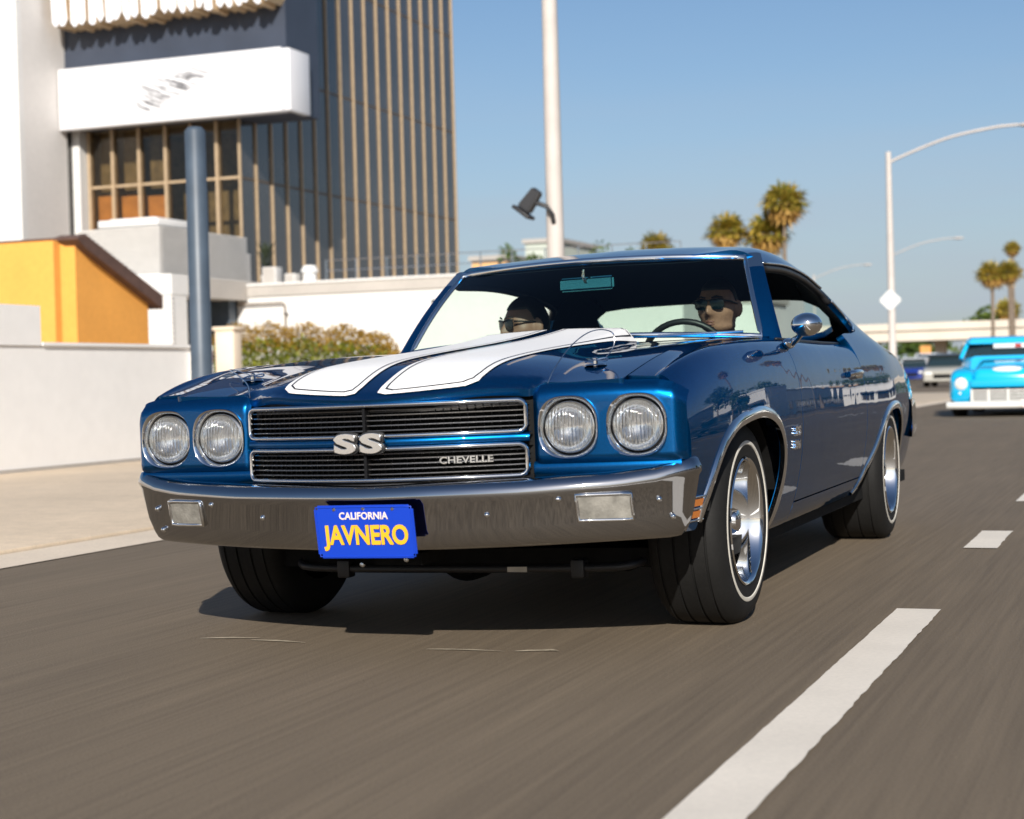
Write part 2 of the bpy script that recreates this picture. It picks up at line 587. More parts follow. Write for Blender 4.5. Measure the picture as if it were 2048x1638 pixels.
class CS:
    """natural cubic spline, ys may have trailing dims"""
    def __init__(s, xs, ys):
        x = np.array(xs, float); y = np.array(ys, float)
        s.x, s.y = x, y
        n = len(x); h = np.diff(x)
        A = np.eye(n); b = np.zeros_like(y)
        for i in range(1, n-1):
            A[i, i-1], A[i, i], A[i, i+1] = h[i-1], 2*(h[i-1]+h[i]), h[i]
            b[i] = 6*((y[i+1]-y[i])/h[i]-(y[i]-y[i-1])/h[i-1])
        s.m = np.linalg.solve(A, b.reshape(n, -1)).reshape(y.shape)
    def __call__(s, q):
        q = np.asarray(q, float)
        sh = (-1,)+(1,)*(s.y.ndim-1)
        qq = np.clip(q, s.x[0], s.x[-1])
        i = np.clip(np.searchsorted(s.x, qq)-1, 0, len(s.x)-2)
        h = (s.x[i+1]-s.x[i]).reshape(sh if q.ndim else ())
        a = (s.x[i+1]-qq).reshape(sh if q.ndim else ()); b = (qq-s.x[i]).reshape(sh if q.ndim else ())
        return (s.m[i]*a**3+s.m[i+1]*b**3)/(6*h)+(s.y[i]/h-s.m[i]*h/6)*a+(s.y[i+1]/h-s.m[i+1]*h/6)*b

def lin(xs, ys):
    return lambda q: np.interp(q, xs, ys)

def inpoly(P, x, y):
    px, py = P[:, 0], P[:, 1]
    qx, qy = np.roll(px, -1), np.roll(py, -1)
    r = np.zeros(len(x), bool)
    for a, b, c, d in zip(px, py, qx, qy):
        cond = ((b > y) != (d > y))
        with np.errstate(divide='ignore', invalid='ignore'):
            r ^= cond & (x < (c-a)*(y-b)/(d-b+1e-30)+a)
    return r

def densify(P, step):
    out = []
    n = len(P)
    for i in range(n):
        a, b = np.array(P[i], float), np.array(P[(i+1) % n], float)
        k = max(1, int(math.ceil(np.linalg.norm(b-a)/step)))
        for j in range(k):
            out.append(a+(b-a)*j/k)
    return np.array(out)

def panel(name, outline, surf, m_, parent=None, step=0.03, vs_=1.0, holes=(), flange=0.014, offset=0.0,
          flip=False, mirror=False, both=False, matrix=None):
    """Sheet cut out of the surface surf(U, V) along outline (param space, V scaled by vs_ for meshing),
    with the surface's own normals and a turned-in edge."""
    S = np.array([1.0, vs_])
    loops = [densify(np.array(outline, float)*S, step)]+[densify(np.array(h, float)*S, step) for h in holes]
    lo, hi = loops[0].min(0), loops[0].max(0)
    gx = np.arange(lo[0]+step*.5, hi[0], step); gy = np.arange(lo[1]+step*.5, hi[1], step)
    G = np.array(np.meshgrid(gx, gy)).reshape(2, -1).T
    ok = inpoly(loops[0], G[:, 0], G[:, 1])
    for h in loops[1:]:
        ok &= ~inpoly(h, G[:, 0], G[:, 1])
    G = G[ok]
    allb = np.vstack(loops)
    if len(G):
        d = np.full(len(G), 9.0)
        for b in allb:
            d = np.minimum(d, np.hypot(G[:, 0]-b[0], G[:, 1]-b[1]))
        G = G[d > step*.45]
    pts = np.vstack([allb, G]) if len(G) else allb
    edges = []; k = 0
    for L in loops:
        n = len(L)
        edges += [(k+i, k+(i+1) % n) for i in range(n)]
        k += n
    vo, eo, fo, *_ = delaunay_2d_cdt([Vector(p) for p in pts], edges, [], 0, 1e-6)
    V = np.array([tuple(v) for v in vo]); F = np.array([f for f in fo if len(f) == 3])
    c = V[F].mean(1)
    ok = inpoly(loops[0], c[:, 0], c[:, 1])
    for h in loops[1:]:
        ok &= ~inpoly(h, c[:, 0], c[:, 1])
    F = F[ok]
    used = np.unique(F)
    rm = -np.ones(len(V), int); rm[used] = np.arange(len(used))
    V = V[used]; F = rm[F]
    U_, V_ = V[:, 0], V[:, 1]/vs_
    e = 1e-3
    P = surf(U_, V_)
    N = np.cross(surf(U_+e, V_)-surf(U_-e, V_), surf(U_, V_+e/vs_)-surf(U_, V_-e/vs_))
    N /= np.linalg.norm(N, axis=1)[:, None]+1e-12
    if flip:
        N = -N
        F = F[:, ::-1]
    # make winding agree with N
    fn = np.cross(P[F[:, 1]]-P[F[:, 0]], P[F[:, 2]]-P[F[:, 0]])
    if (fn*N[F[:, 0]]).sum(1).mean() < 0:
        F = F[:, ::-1]
    P = P+N*offset
    if flange:
        cnt = {}
        for f in F:
            for a, b in ((f[0], f[1]), (f[1], f[2]), (f[2], f[0])):
                key = (min(a, b), max(a, b))
                cnt[key] = None if key in cnt else (a, b)
        be = [v for v in cnt.values() if v is not None]
        idx = {}; P2 = []; N2 = []; F2 = []
        base = len(P)
        acc = {}
        for a, b in be:
            o = np.cross(P[b]-P[a], N[a]); o /= np.linalg.norm(o)+1e-12
            for q in (a, b):
                acc[q] = acc.get(q, 0)+o
        for q, o in acc.items():
            o = o/(np.linalg.norm(o)+1e-12)
            idx[q] = base+len(P2)
            P2 += [P[q], P[q]-N[q]*flange]; N2 += [o, o]
        for a, b in be:
            F2 += [(idx[b], idx[a], idx[a]+1), (idx[b], idx[a]+1, idx[b]+1)]
        P = np.vstack([P, np.array(P2)]); N = np.vstack([N, np.array(N2)]); F = np.vstack([F, np.array(F2)])
    if mirror or both:
        Pm = P*[-1, 1, 1]; Nm = N*[-1, 1, 1]; Fm = F[:, ::-1]
        if both:
            Fm = Fm+len(P)
            P = np.vstack([P, Pm]); N = np.vstack([N, Nm]); F = np.vstack([F, Fm])
        else:
            P, N, F = Pm, Nm, Fm
    me = bpy.data.meshes.new(name)
    me.from_pydata(P.tolist(), [], F.tolist())
    me.shade_smooth()
    me.normals_split_custom_set_from_vertices(N.tolist())
    me.materials.append(m_)
    o = link(bpy.data.objects.new(name, me), parent)
    if matrix is not None:
        o.matrix_basis = matrix
    return o

def copy_tree(o, parent=None, keep=True):
    c = o.copy()
    COL.objects.link(c)
    if parent is not None:
        c.parent = parent
    for ch in list(o.children):
        copy_tree(ch, c)
    return c
# ------------------------------------------------------------------ ground
def sheet(name, x0, x1, y0, y1, z, m_, kind='structure', parent=None):
    o = mesh_obj(name, [(x0, y0, z), (x1, y0, z), (x1, y1, z), (x0, y1, z)], [(0, 1, 2, 3)], m_, parent)
    if kind: o['kind'] = kind
    return o
def slab(name, x0, x1, y0, y1, z0, z1, m_, bevel=.015):
    o = box(name, x0, x1, y0, y1, z0, z1, m_, None, bevel, 2)
    o['kind'] = 'structure'
    return o
sheet('ground', -1500, 1500, -300, 2500, -0.03, M['dirt'])
sheet('road', -2.78, 14.2, -120, 55, 0.0, M['asphalt'])
sheet('road', -70, 60, 55, 420, 0.0, M['asphalt'])
sheet('gutter', -3.19, -2.782, -60, 53, 0.004, M['gutter'])
slab('sidewalk', -8.2, -3.2, -60, 53, -.05, .025, M['sidewalk'])
sheet('plaza', -60, -8.2, -60, 54.9, -0.01, M['sidewalk'])
slab('sidewalk', 14.22, 18, -120, 54, -.05, .13, M['sidewalk'])
for k in range(-60, 54, 3):
    pass
# lane paint
def dash(x, y0, y1, wd=.142, z=.004, m_=None, name='lane_dash'):
    n = max(4, int((y1-y0)/.05))
    rnd = random.Random(int(y0*10))
    L = [(x-wd/2+rnd.uniform(-.0014, .0014), y0+(y1-y0)*k/n, z) for k in range(n+1)]
    Rr = [(x+wd/2+rnd.uniform(-.003, .003), y0+(y1-y0)*k/n, z) for k in range(n+1)]
    o = mesh_obj(name, L+Rr, [(k, n+1+k, n+2+k, k+1) for k in range(n)], m_ or M['marking'])
    o['kind'] = 'structure'
    return o
dash(1.335, -1.95, 1.255)
y = 3.25
for k in range(14):
    dash(1.33, y, y+.82)
    y += 2.72
for k in range(-4, 9):
    dash(4.75, 6.2*k, 6.2*k+2.4)
dash(8.0, -60, 54, .11, m_=M['yellow_line'], name='centre_line')
dash(8.25, -60, 54, .11, m_=M['yellow_line'], name='centre_line')
for k in range(-4, 9):
    dash(11.2, 6.2*k+1, 6.2*k+3.4)
# scuffs on the asphalt in front of the car
M['scuff'] = mat('pale_scuff', (0.40, 0.34, 0.25), 0.85, noise=(14, .3))
rnd = random.Random(3)
for (x0, y0, x1, y1, wd) in ((-.74, .215, -.55, .255, .016), (-.56, .215, -.36, .195, .012), (.06, .155, .30, .16, .010), (.33, .17, .45, .20, .014), (.40, .21, .455, .195, .012)):
    n = 8
    L, Rr = [], []
    for k in range(n+1):
        t = k/n
        x, y_ = x0+(x1-x0)*t, y0+(y1-y0)*t+.012*math.sin(3*t)
        h = wd*1.8*math.sin(math.pi*min(1, t+.05))*rnd.uniform(.4, 1)/2+.002
        L.append((x, y_-h, .003)); Rr.append((x, y_+h, .003))
    o = mesh_obj('scuff_mark', L+Rr, [(k, k+1, n+2+k, n+1+k) for k in range(n)], M['scuff'])
    o['kind'] = 'structure'
# ------------------------------------------------------------------ the blue coupe
BR, BDZ = 0.0157211877, -0.0393992790
BODY = Matrix.Translation((0, 0, .3+BDZ)) @ Matrix.Rotation(-BR, 4, 'Y') @ Matrix.Translation((0, 0, -.3))
CAR = thing('muscle_car', 'dark blue vintage two-door coupe with white hood stripes driving towards the camera', 'car')
def part(o, par=None):
    """fit a part made in body coordinates to the car"""
    if par is None or par is CAR:
        o.parent = CAR
        o.matrix_basis = BODY
    else:
        o.parent = par
    return o

YS = [.05, .4, .88, 1.5, 2.3, 2.95, 3.45, 3.75, 4.2, 4.55, 4.87]
wS = CS(YS, [.872, .902, .919, .922, .919, .916, .915, .912, .888, .866, .840])
zbS = CS([.05, .17, .4, .88, 1.5, 2.3, 2.95, 3.45, 3.75, 4.2, 4.55, 4.87],
         [.788, .826, .874, .911, .924, .919, .919, .921, .920, .905, .885, .850])
zgS = CS([-.1, .07, .33, .54, .96, 1.3, 1.6, 2.0], [.775, .808, .857, .889, .922, .938, .946, .946])
def lower(Y):
    w_, zb = wS(Y), zbS(Y)
    tk = .022*np.clip((.40-Y)/.25, 0, 1)
    hi = lambda f: .56+(zb-.56)*f
    c = lambda v: np.full_like(Y, v)
    return [(w_-.16, c(.262)), (w_-.085-tk, c(.272)), (w_-.052-tk, c(.335)), (w_-.024-tk*.6, c(.44)), (w_-.004, c(.56)),
            (w_, hi(.30)), (w_-.008, hi(.62)), (w_-.036, hi(.89))]
def bspl(C, T):
    X = np.array([c[0] for c in C]); Z = np.array([c[1] for c in C])
    K = len(C)
    T = np.clip(T, 0, K-1-1e-9)
    X = np.vstack([2*X[:1]-X[1:2], X, 2*X[-1:]-X[-2:-1]]); Z = np.vstack([2*Z[:1]-Z[1:2], Z, 2*Z[-1:]-Z[-2:-1]])
    i = np.floor(T).astype(int); f = T-i
    W = [(1-f)**3/6, (3*f**3-6*f**2+4)/6, (-3*f**3+3*f**2+3*f+1)/6, f**3/6]
    n = np.arange(len(T))
    return sum(W[j]*X[i+j, n] for j in range(4)), sum(W[j]*Z[i+j, n] for j in range(4))
def surfA(Y, T):
    w_, zb, zg = wS(Y), zbS(Y), zgS(np.minimum(Y, 2.0))
    C = lower(Y)+[(w_-.078, zb+.008), (w_*0+.80, zb*.4+zg*.6-.004), (w_*0+.755, zg-.002), (w_*0+.71, zg+.001)]
    x, z = bspl(C, T)
    return np.stack([x, Y, z], 1)
YB = [2.0, 2.5, 2.95, 3.45, 3.75, 4.2, 4.55, 4.87]
zcS = CS(YB, [1.288, 1.358, 1.371, 1.325, 1.222, .990, .935, .855])
zeS = CS(YB, [1.268, 1.300, 1.285, 1.212, 1.145, 1.030, .945, .855])
def surfB(Y, T):
    w_, zb, zc, ze = wS(Y), zbS(Y), zcS(Y), zeS(Y)
    s = np.clip((Y-4.3)/.5, 0, 1)
    bx, bz = w_-.070, zb+.014
    tx, tz = w_*0+.628, ze
    L = lambda f, o=0.0: (bx+(tx-bx)*f+o, bz+(tz-bz)*f)
    dn = np.minimum(zc, ze)
    C = lower(Y)+[(bx, bz), L(.28, -.004), L(.58, .004), L(.88, .006), (w_*0+.575, ze+.030*(zc > ze)+.004),
                  (w_*0+.46, np.where(zc > ze, zc-.016, ze*.55+zc*.45)), (w_*0+.24, zc-.003), (w_*0, zc)]
    x, z = bspl(C, T)
    return np.stack([x, Y, z], 1)
def t_of_z(surf, y, z, hi=8.0):
    a, b = 0.4, hi
    for _ in range(40):
        c = (a+b)/2
        if surf(np.array([y]), np.array([c]))[0, 2] < z: a = c
        else: b = c
    return a
def t_of_x(surf, y, x, lo=7.0, hi=10.99):
    a, b = lo, hi
    for _ in range(40):
        c = (a+b)/2
        if surf(np.array([y]), np.array([c]))[0, 0] > x: a = c
        else: b = c
    return a

BL = M['blue']
ARCH_F = [(.300, .375), (.325, .45), (.385, .548), (.47, .612), (.62, .660), (.85, .681), (1.0, .672), (1.12, .638),
          (1.195, .575), (1.222, .50), (1.215, .43), (1.19, .36), (1.17, .275)]
ARCH_R = [(2.88, .290), (3.04, .385), (3.20, .455), (3.35, .545), (3.47, .600), (3.62, .632), (3.80, .640), (3.95, .622),
          (4.05, .570), (4.095, .50), (4.11, .42), (4.11, .30)]
def smooth2(P, n=4):
    return [(p.x, p.y) for p in catmull([(a, b, 0) for a, b in P], n)]
arF, arR = smooth2(ARCH_F), smooth2(ARCH_R)
pf = [(y, t_of_z(surfA, y, z)) for y, z in arF]
pr = [(y, t_of_z(surfB, y, z)) for y, z in arR]
VS = .11
for sd in (1, -1):
    mk = dict(mirror=sd < 0)
    # fender: front edge, over the wheel arch, down to the sill, back edge, top edge along the hood
    out = [(.165, t_of_z(surfA, .165, .53)), (.185, t_of_z(surfA, .185, .375)), (.29, t_of_z(surfA, .29, .372))]+pf
    out += [(1.17, .4), (1.520, .4), (1.520, t_of_z(surfA, 1.52, .6)), (1.520, 7.0), (1.520, 8.0), (1.56, 8.6), (1.66, 9.1), (1.78, 9.4), (1.78, t_of_x(surfA, 1.78, .722))]
    for y in np.linspace(1.6, .125, 16):
        out.append((y, t_of_x(surfA, y, .7165)))
    out += [(.130, 8.4), (.140, 7.7), (.146, 7.0), (.146, 6.0)]
    fd = part(panel('fender', out, surfA, BL, step=.032, vs_=VS, **mk))
    # door
    zl = .362
    dl = [(1.526, t_of_z(surfA, 1.526, zl)), (2.2, t_of_z(surfA, 2.2, zl)), (2.930, t_of_z(surfA, 2.93, zl)),
          (2.930, 6.0), (2.930, 7.2), (2.90, 7.9), (2.86, 8.35), (2.80, 8.55), (2.0, 8.6), (1.60, 8.6), (1.526, 8.0), (1.526, 7.0)]
    dr = part(panel('door', dl, surfA, BL, step=.032, vs_=VS, **mk))
    ins = panel('door_trim', dl, surfA, M['interior'], step=.08, vs_=VS, flange=0, offset=-.05, **mk)
    part(ins, dr)
    # sill
    sl_ = [(1.525, .4), (2.80, .4)]+[(y, t_of_z(surfA, y, zl-.006)) for y in (2.93, 2.2, 1.525)]
    sl_[1] = (2.93, .4)
    part(panel('rocker_panel', sl_, surfA, BL, step=.04, vs_=VS, **mk))
    # quarter panel with its sail pillar and half the deck
    q = [(2.936, .4), (2.86, .4)][:1]+[(2.90, .4)][:0]
    q = [(2.936, t_of_z(surfB, 2.936, .335))]+[p for p in pr if p[0] > 2.95]
    q += [(4.11, .6), (4.5, .8), (4.86, 1.2), (4.86, 4), (4.86, 8), (4.86, 12), (4.86, 15), (4.24, 15), (4.23, 14), (4.20, 12.6), (4.12, 12.0), (3.95, 11.8),
          (3.82, 12.0), (3.77, 12.6), (3.60, 12.6), (3.40, 12.2), (3.395, 11.15), (3.455, 10.6), (3.50, 10.0), (3.515, 9.5), (3.47, 9.0), (3.38, 8.7), (3.2, 8.5), (2.99, 8.42),
          (2.91, 8.35), (2.936, 7.9), (2.936, 7.0)]
    part(panel('quarter_panel', q, surfB, BL, step=.034, vs_=VS, flange=.03, **mk))
    ql = [p for p in q if p[1] > 8.2 and p[1] < 14.9 and p[0] < 4.3]
    ql = [(2.95, 8.0), (4.22, 8.0), (4.22, 12.6), (4.12, 12.02), (3.95, 11.82), (3.82, 12.03), (3.77, 12.62), (3.40, 12.3), (3.40, 11.15), (3.455, 10.65), (3.505, 10.0), (3.52, 9.5), (3.475, 9.0), (3.38, 8.7), (3.2, 8.5), (2.95, 8.42)]
    part(panel('pillar_lining', ql, surfB, M['interior'], step=.06, vs_=VS, flange=0, offset=-.032, **mk))
    # chrome arch lips
    for pp, sf, nm in ((pf[1:-1], surfA, 'front'), (pr[0:-2], surfB, 'rear')):
        pts = []
        for (y, t) in pp:
            p = sf(np.array([y]), np.array([t]))[0]
            pts.append(Vector((p[0]+.001, y, p[2])))
        bm = bmesh.new()
        rings = []
        n = len(pts)
        for i, p in enumerate(pts):
            d = (pts[min(i+1, n-1)]-pts[max(i-1, 0)]).normalized()
            o = Vector((1, 0, 0))
            up = d.cross(o).normalized()          # away from the wheel
            if up.z < 0 and nm and abs(up.z) > .5: up = -up
            cy = (.78 if nm == 'front' else 3.72)
            if up.dot(Vector((0, p.y-cy, p.z-.40))) < 0: up = -up
            tp = min(1, i/4+.25, (n-1-i)/4+.25)
            prof = [(-.012, -.004), (.004, -.008), (.010, .002), (.009, .012*tp+.004), (.004, .022*tp+.005), (-.004, .024*tp+.005)]
            rings.append([bm.verts.new(Vector((sd*(p.x+a), p.y+up.y*b, p.z+up.z*b))) for a, b in prof])
        for a, b in zip(rings[:-1], rings[1:]):
            for k in range(len(a)-1):
                bm.faces.new((a[k], a[k+1], b[k+1], b[k]))
        part(bm_obj('wheel_arch_molding', bm, M['chrome'], None, True, 60))

# roof: one skin over both halves
ro = [(2.035, 15), (2.045, 14), (2.075, 13.2), (2.12, 12.3), (2.165, 11.6), (2.18, 11.15), (2.6, 11.1), (3.0, 11.1), (3.395, 11.15), (3.40, 12.2), (3.60, 12.6), (3.77, 12.6), (3.775, 13.2), (3.785, 14), (3.79, 15)]
roof = part(panel('roof', ro, surfB, BL, step=.035, vs_=VS, both=True, flange=.02))
part(panel('headliner', ro, surfB, M['headliner'], step=.07, vs_=VS, both=True, flange=0, offset=-.03), roof)

# hood ------------------------------------------------------------
ztS = CS([-.12, -.03, .12, .35, .8, 1.05, 1.38, 1.62], [.778, .812, .862, .898, .934, .953, .984, 1.012])
zvS = CS([-.12, .085, .3, .5, 1.0, 1.5, 1.65], [.765, .806, .851, .879, .912, .940, .947])
xfS = lin([-.1, .2, .5, 1.0, 1.5, 1.7], [.56, .53, .48, .39, .325, .31])
def ss(t):
    t = np.clip(t, 0, 1)
    return t*t*(3-2*t)
def hoodz(X, Y):
    a = np.abs(X)
    zt, zv, zg, xf = ztS(Y), zvS(Y), zgS(Y), xfS(Y)
    xt = .262
    top = zt-.008*(a/xt)**2
    f = ss((a-xt)/(xf-xt))
    zt2 = zt-.008
    mid = zt2+(zv-zt2)*f
    g = ss((a-xf)/(.715-xf))
    outr = zv+(zg-zv)*g
    fy = -.100+.19*np.minimum(1, a/.47)**1.7
    nose = (.006+.016*(a/.44)**2)*(1-ss((Y-fy)/.075))**2*(1-ss((a-.44)/.05))
    return np.where(a < xt, top, np.where(a < xf, mid, outr))-nose
hoodS = lambda X, Y: np.stack([X, Y, hoodz(X, Y)], 1)
def front_y(x):
    return -.100+.19*min(1, abs(x)/.47)**1.7
ho = [(x, front_y(x)) for x in np.linspace(-.711, .711, 48)]
ho += [(.711, y) for y in np.linspace(.3, 1.66, 6)]
ho += [(.40, 1.60), (.33, 1.585), (.0, 1.57), (-.33, 1.585), (-.40, 1.60)]
ho += [(-.711, y) for y in np.linspace(1.66, .3, 6)]
hood = part(panel('hood', ho, hoodS, BL, step=.021, flange=.022, flip=False))
# broad white stripes with a fine black pinstripe just inside the edge
def stripe_poly(x0, x1, inset, y1):
    f = lambda x: front_y(x)+.022+inset
    P = []
    xs = np.linspace(x0+inset, x1-inset, 10)
    r = .035
    for x in xs:
        P.append((x, f(x)))
    # soften the two front corners
    P[0] = (P[0][0]+.004, P[0][1]+.012); P[-1] = (P[-1][0]-.004, P[-1][1]+.012)
    P += [(x1-inset, f(x1)+.05), (x1-inset, .8), (x1-inset, y1), ((x0+x1)/2, y1-.006), (x0+inset, y1), (x0+inset, .8), (x0+inset, f(x0)+.05)]
    return P
for (a, b) in ((-.310, -.031), (.031, .310)):
    st = panel('hood_stripe', stripe_poly(a, b, 0, 1.575), hoodS, M['white_paint'], hood, step=.018, flange=0, offset=.0028)
    o1, o2 = stripe_poly(a, b, .016, 1.556), stripe_poly(a, b, .0205, 1.551)
    panel('pinstripe', o1, hoodS, M['pin_black'], hood, step=.016, holes=[o2], flange=0, offset=.0046)
# black strip painting the shadow gap under the hood's nose
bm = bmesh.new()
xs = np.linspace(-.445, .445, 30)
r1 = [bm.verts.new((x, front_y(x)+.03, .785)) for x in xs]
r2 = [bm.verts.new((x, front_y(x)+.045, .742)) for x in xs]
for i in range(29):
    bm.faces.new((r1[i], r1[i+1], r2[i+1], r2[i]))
part(bm_obj('nose_shadow_strip', bm, M['black'], None, True))
# cowl
cowl = lambda X, Y: np.stack([X, Y, .925+.16*(Y-1.55)-.02*(np.abs(X)/.7)**2], 1)
wsb_y = lambda x: 1.69+.16*(x/.71)**2
wsb_z = lambda x: .978-.026*(x/.71)**2
co = [(-.74, 1.50), (.74, 1.50), (.74, 1.86)]+[(x, wsb_y(x)+.02) for x in np.linspace(.70, -.70, 16)]+[(-.74, 1.86)]
part(panel('cowl', co, cowl, BL, step=.05, flange=0))
# hood pins with lanyards
for s in (1, -1):
    x, y = s*.565, .30
    z = float(hoodz(np.array([x]), np.array([y]))[0])
    bm = bmesh.new()
    add_lathe(bm, [(0, .001), (.004, .030), (.0, .034)], 'Z', 20, (x, y, z+.002))
    add_lathe(bm, [(0, .008), (.022, .008), (.026, .004), (.027, .0005)], 'Z', 12, (x, y, z))
    loop = [(x-.03, y-.005, z+.012), (x, y-.012, z+.018), (x+.028, y, z+.014), (x+.034, y+.01, z+.020), (x+.02, y+.012, z+.022), (x-.02, y+.004, z+.014)]
    add_tube(bm, catmull(loop, 5), .0024, 6)
    part(bm_obj('hood_pin', bm, M['chrome'], None, True, 40), hood)
lan = {1: [(.490, .088, .806), (.500, .12, .845), (.520, .20, .905), (.545, .28, .945), (.575, .33, .957), (.600, .37, .945), (.602, .36, .905), (.585, .32, .868)],
       -1: [(-.452, .075, .802), (-.50, .15, .838), (-.58, .24, .868), (-.66, .33, .888), (-.71, .40, .892), (-.69, .40, .892), (-.60, .33, .875), (-.57, .30, .86)]}
for s in (1, -1):
    part(tube('lanyard', catmull(lan[s], 6), .0017, M['chrome_dull'], None, 6), hood)
# wipers
for (x0, x1) in ((.36, .66), (-.28, .06)):
    bm = bmesh.new()
    P = [(x, wsb_y(x)-.045-.01*math.sin((x-x0)*8), float(cowl(np.array([x]), np.array([wsb_y(x)-.045]))[0, 2])+.028) for x in np.linspace(x0, x1, 8)]
    add_tube(bm, P, .0045, 8)
    add_tube(bm, [(p[0], p[1]-.012, p[2]-.004) for p in P[:6]], .003, 6)
    part(bm_obj('wiper', bm, M['chrome'], None, True, 40))

# headlamp pods ----------------------------------------------------
def podtop(X):
    return np.interp(X, [.45, .50, .69, .80, .85, .88], [.803, .806, .808, .806, .796, .770])
def podS(X, Z):
    y = .058+.046*((X-.45)/.43)**2
    e = lambda d, r: r*.75*np.clip((r-d)/r, 0, 1)**2.3
    y = y+e(X-.450, .022)+e(.878-X, .038)+e(podtop(X)-Z, .045)+e(Z-.582, .018)
    return np.stack([X, y, Z], 1)
HLX = ((.5555, .682), (.7475, .6825))
def sq(cx, cz, r, n=32, ex=2.7):
    P = []
    for k in range(n):
        t = 2*math.pi*k/n
        c, s_ = math.cos(t), math.sin(t)
        f = (abs(c)**ex+abs(s_)**ex)**(-1/ex)
        if s_ < 0: f = f*(1-.35*(-s_)**3)+.35*(-s_)**3*1.0   # rounder at the foot
        P.append((cx+r*f*c, cz+r*f*s_))
    return P
for sd in (1, -1):
    po = [(.450, .582), (.878, .582)]+[(x, float(podtop(np.array([x]))[0])) for x in (.878, .87, .86, .84, .80, .74, .69, .60, .52, .47, .450)]
    part(panel('headlight_pod', po, podS, BL, step=.016, holes=[sq(cx, cz, .084) for cx, cz in HLX], flange=.045, flip=False, mirror=sd < 0))
    for (cx, cz) in HLX:
        y0 = float(podS(np.array([cx]), np.array([cz]))[0, 1])
        hl = thing('headlight', None, None)
        part(hl)
        # bezel: squarish rim falling to a round well
        bm = bmesh.new()
        rings = []
        n = 48
        for (r, ex, dy) in ((.0845, 2.7, .012), (.0885, 2.7, -.002), (.0865, 2.7, -.007), (.0825, 2.65, -.005), (.078, 2.2, .012), (.0755, 2.0, .024)):
            pts = sq(sd*cx, cz, r, n, ex) if ex > 2.05 else [(sd*cx+r*math.cos(2*math.pi*k/n), cz+r*math.sin(2*math.pi*k/n)) for k in range(n)]
            rings.append([bm.verts.new((p[0], y0+dy, p[1])) for p in pts])
        for a, b in zip(rings[:-1], rings[1:]):
            for k in range(n):
                bm.faces.new((a[k], a[(k+1) % n], b[(k+1) % n], b[k]))
        part(bm_obj('bezel', bm, M['chrome'], None, True, 50), hl)
        part(lathe('seal', [(.024, .0765), (.020, .0735), (.026, .071)], M['black'], None, 'Y', 40, (sd*cx, y0, cz)), hl)
        part(lathe('retaining_ring', [(.018, .0735), (.011, .0722), (.009, .0695), (.014, .0675)], M['chrome'], None, 'Y', 48, (sd*cx, y0, cz)), hl)
        part(lathe('reflector', [(.016, .068), (.03, .060), (.045, .045), (.055, .022), (.058, .002)], M['reflector'], None, 'Y', 40, (sd*cx, y0, cz)), hl)
        ln = lathe('lens', [(.012, .0685), (.006, .062), (.000, .048), (-.004, .028), (-.0055, .010), (-.006, .0004)], M['lens'], None, 'Y', 48, (0, 0, 0), angle=80)
        part(ln, hl)
        ln.location = (sd*cx, y0, cz)

# grille -----------------------------------------------------------
gy = lambda x, o=0.0: -.088+.138*min(1, abs(x)/.437)**1.75+o
gr = thing('grille', None, None); part(gr)
xs = np.linspace(-.445, .445, 40)
bm = bmesh.new()
a = [bm.verts.new((x, gy(x, .05), .775)) for x in xs]; b = [bm.verts.new((x, gy(x, .05), .535)) for x in xs]
for i in range(39): bm.faces.new((a[i], a[i+1], b[i+1], b[i]))
part(bm_obj('backing', bm, M['flat_black'], None, True), gr)
def rrect(x0, x1, z0, z1, r, o):
    P = []
    for (cx, cz, t0) in ((x1-r, z1-r, 0), (x0+r, z1-r, 90), (x0+r, z0+r, 180), (x1-r, z0+r, 270)):
        for k in range(5):
            t = R_(t0+90*k/4)
            P.append((cx+r*math.cos(t), cz+r*math.sin(t)))
    D = densify(np.array(P), .03)
    return [Vector((x, gy(x, o), z)) for x, z in D]
def loop_tube(bm, P, ra, rb, n=10):
    """closed tube, elliptical: ra across the face, rb in depth"""
    N = len(P); rings = []
    for i, p in enumerate(P):
        d = (P[(i+1) % N]-P[i-1]).normalized()
        dep = Vector((0, -1, 0)); dep = (dep-d*dep.dot(d)).normalized()
        s_ = d.cross(dep)
        rings.append([bm.verts.new(p+s_*(ra*math.cos(2*math.pi*k/n))+dep*(rb*math.sin(2*math.pi*k/n))) for k in range(n)])
    for i in range(N):
        A, B = rings[i], rings[(i+1) % N]
        for k in range(n):
            bm.faces.new((A[k], A[(k+1) % n], B[(k+1) % n], B[k]))
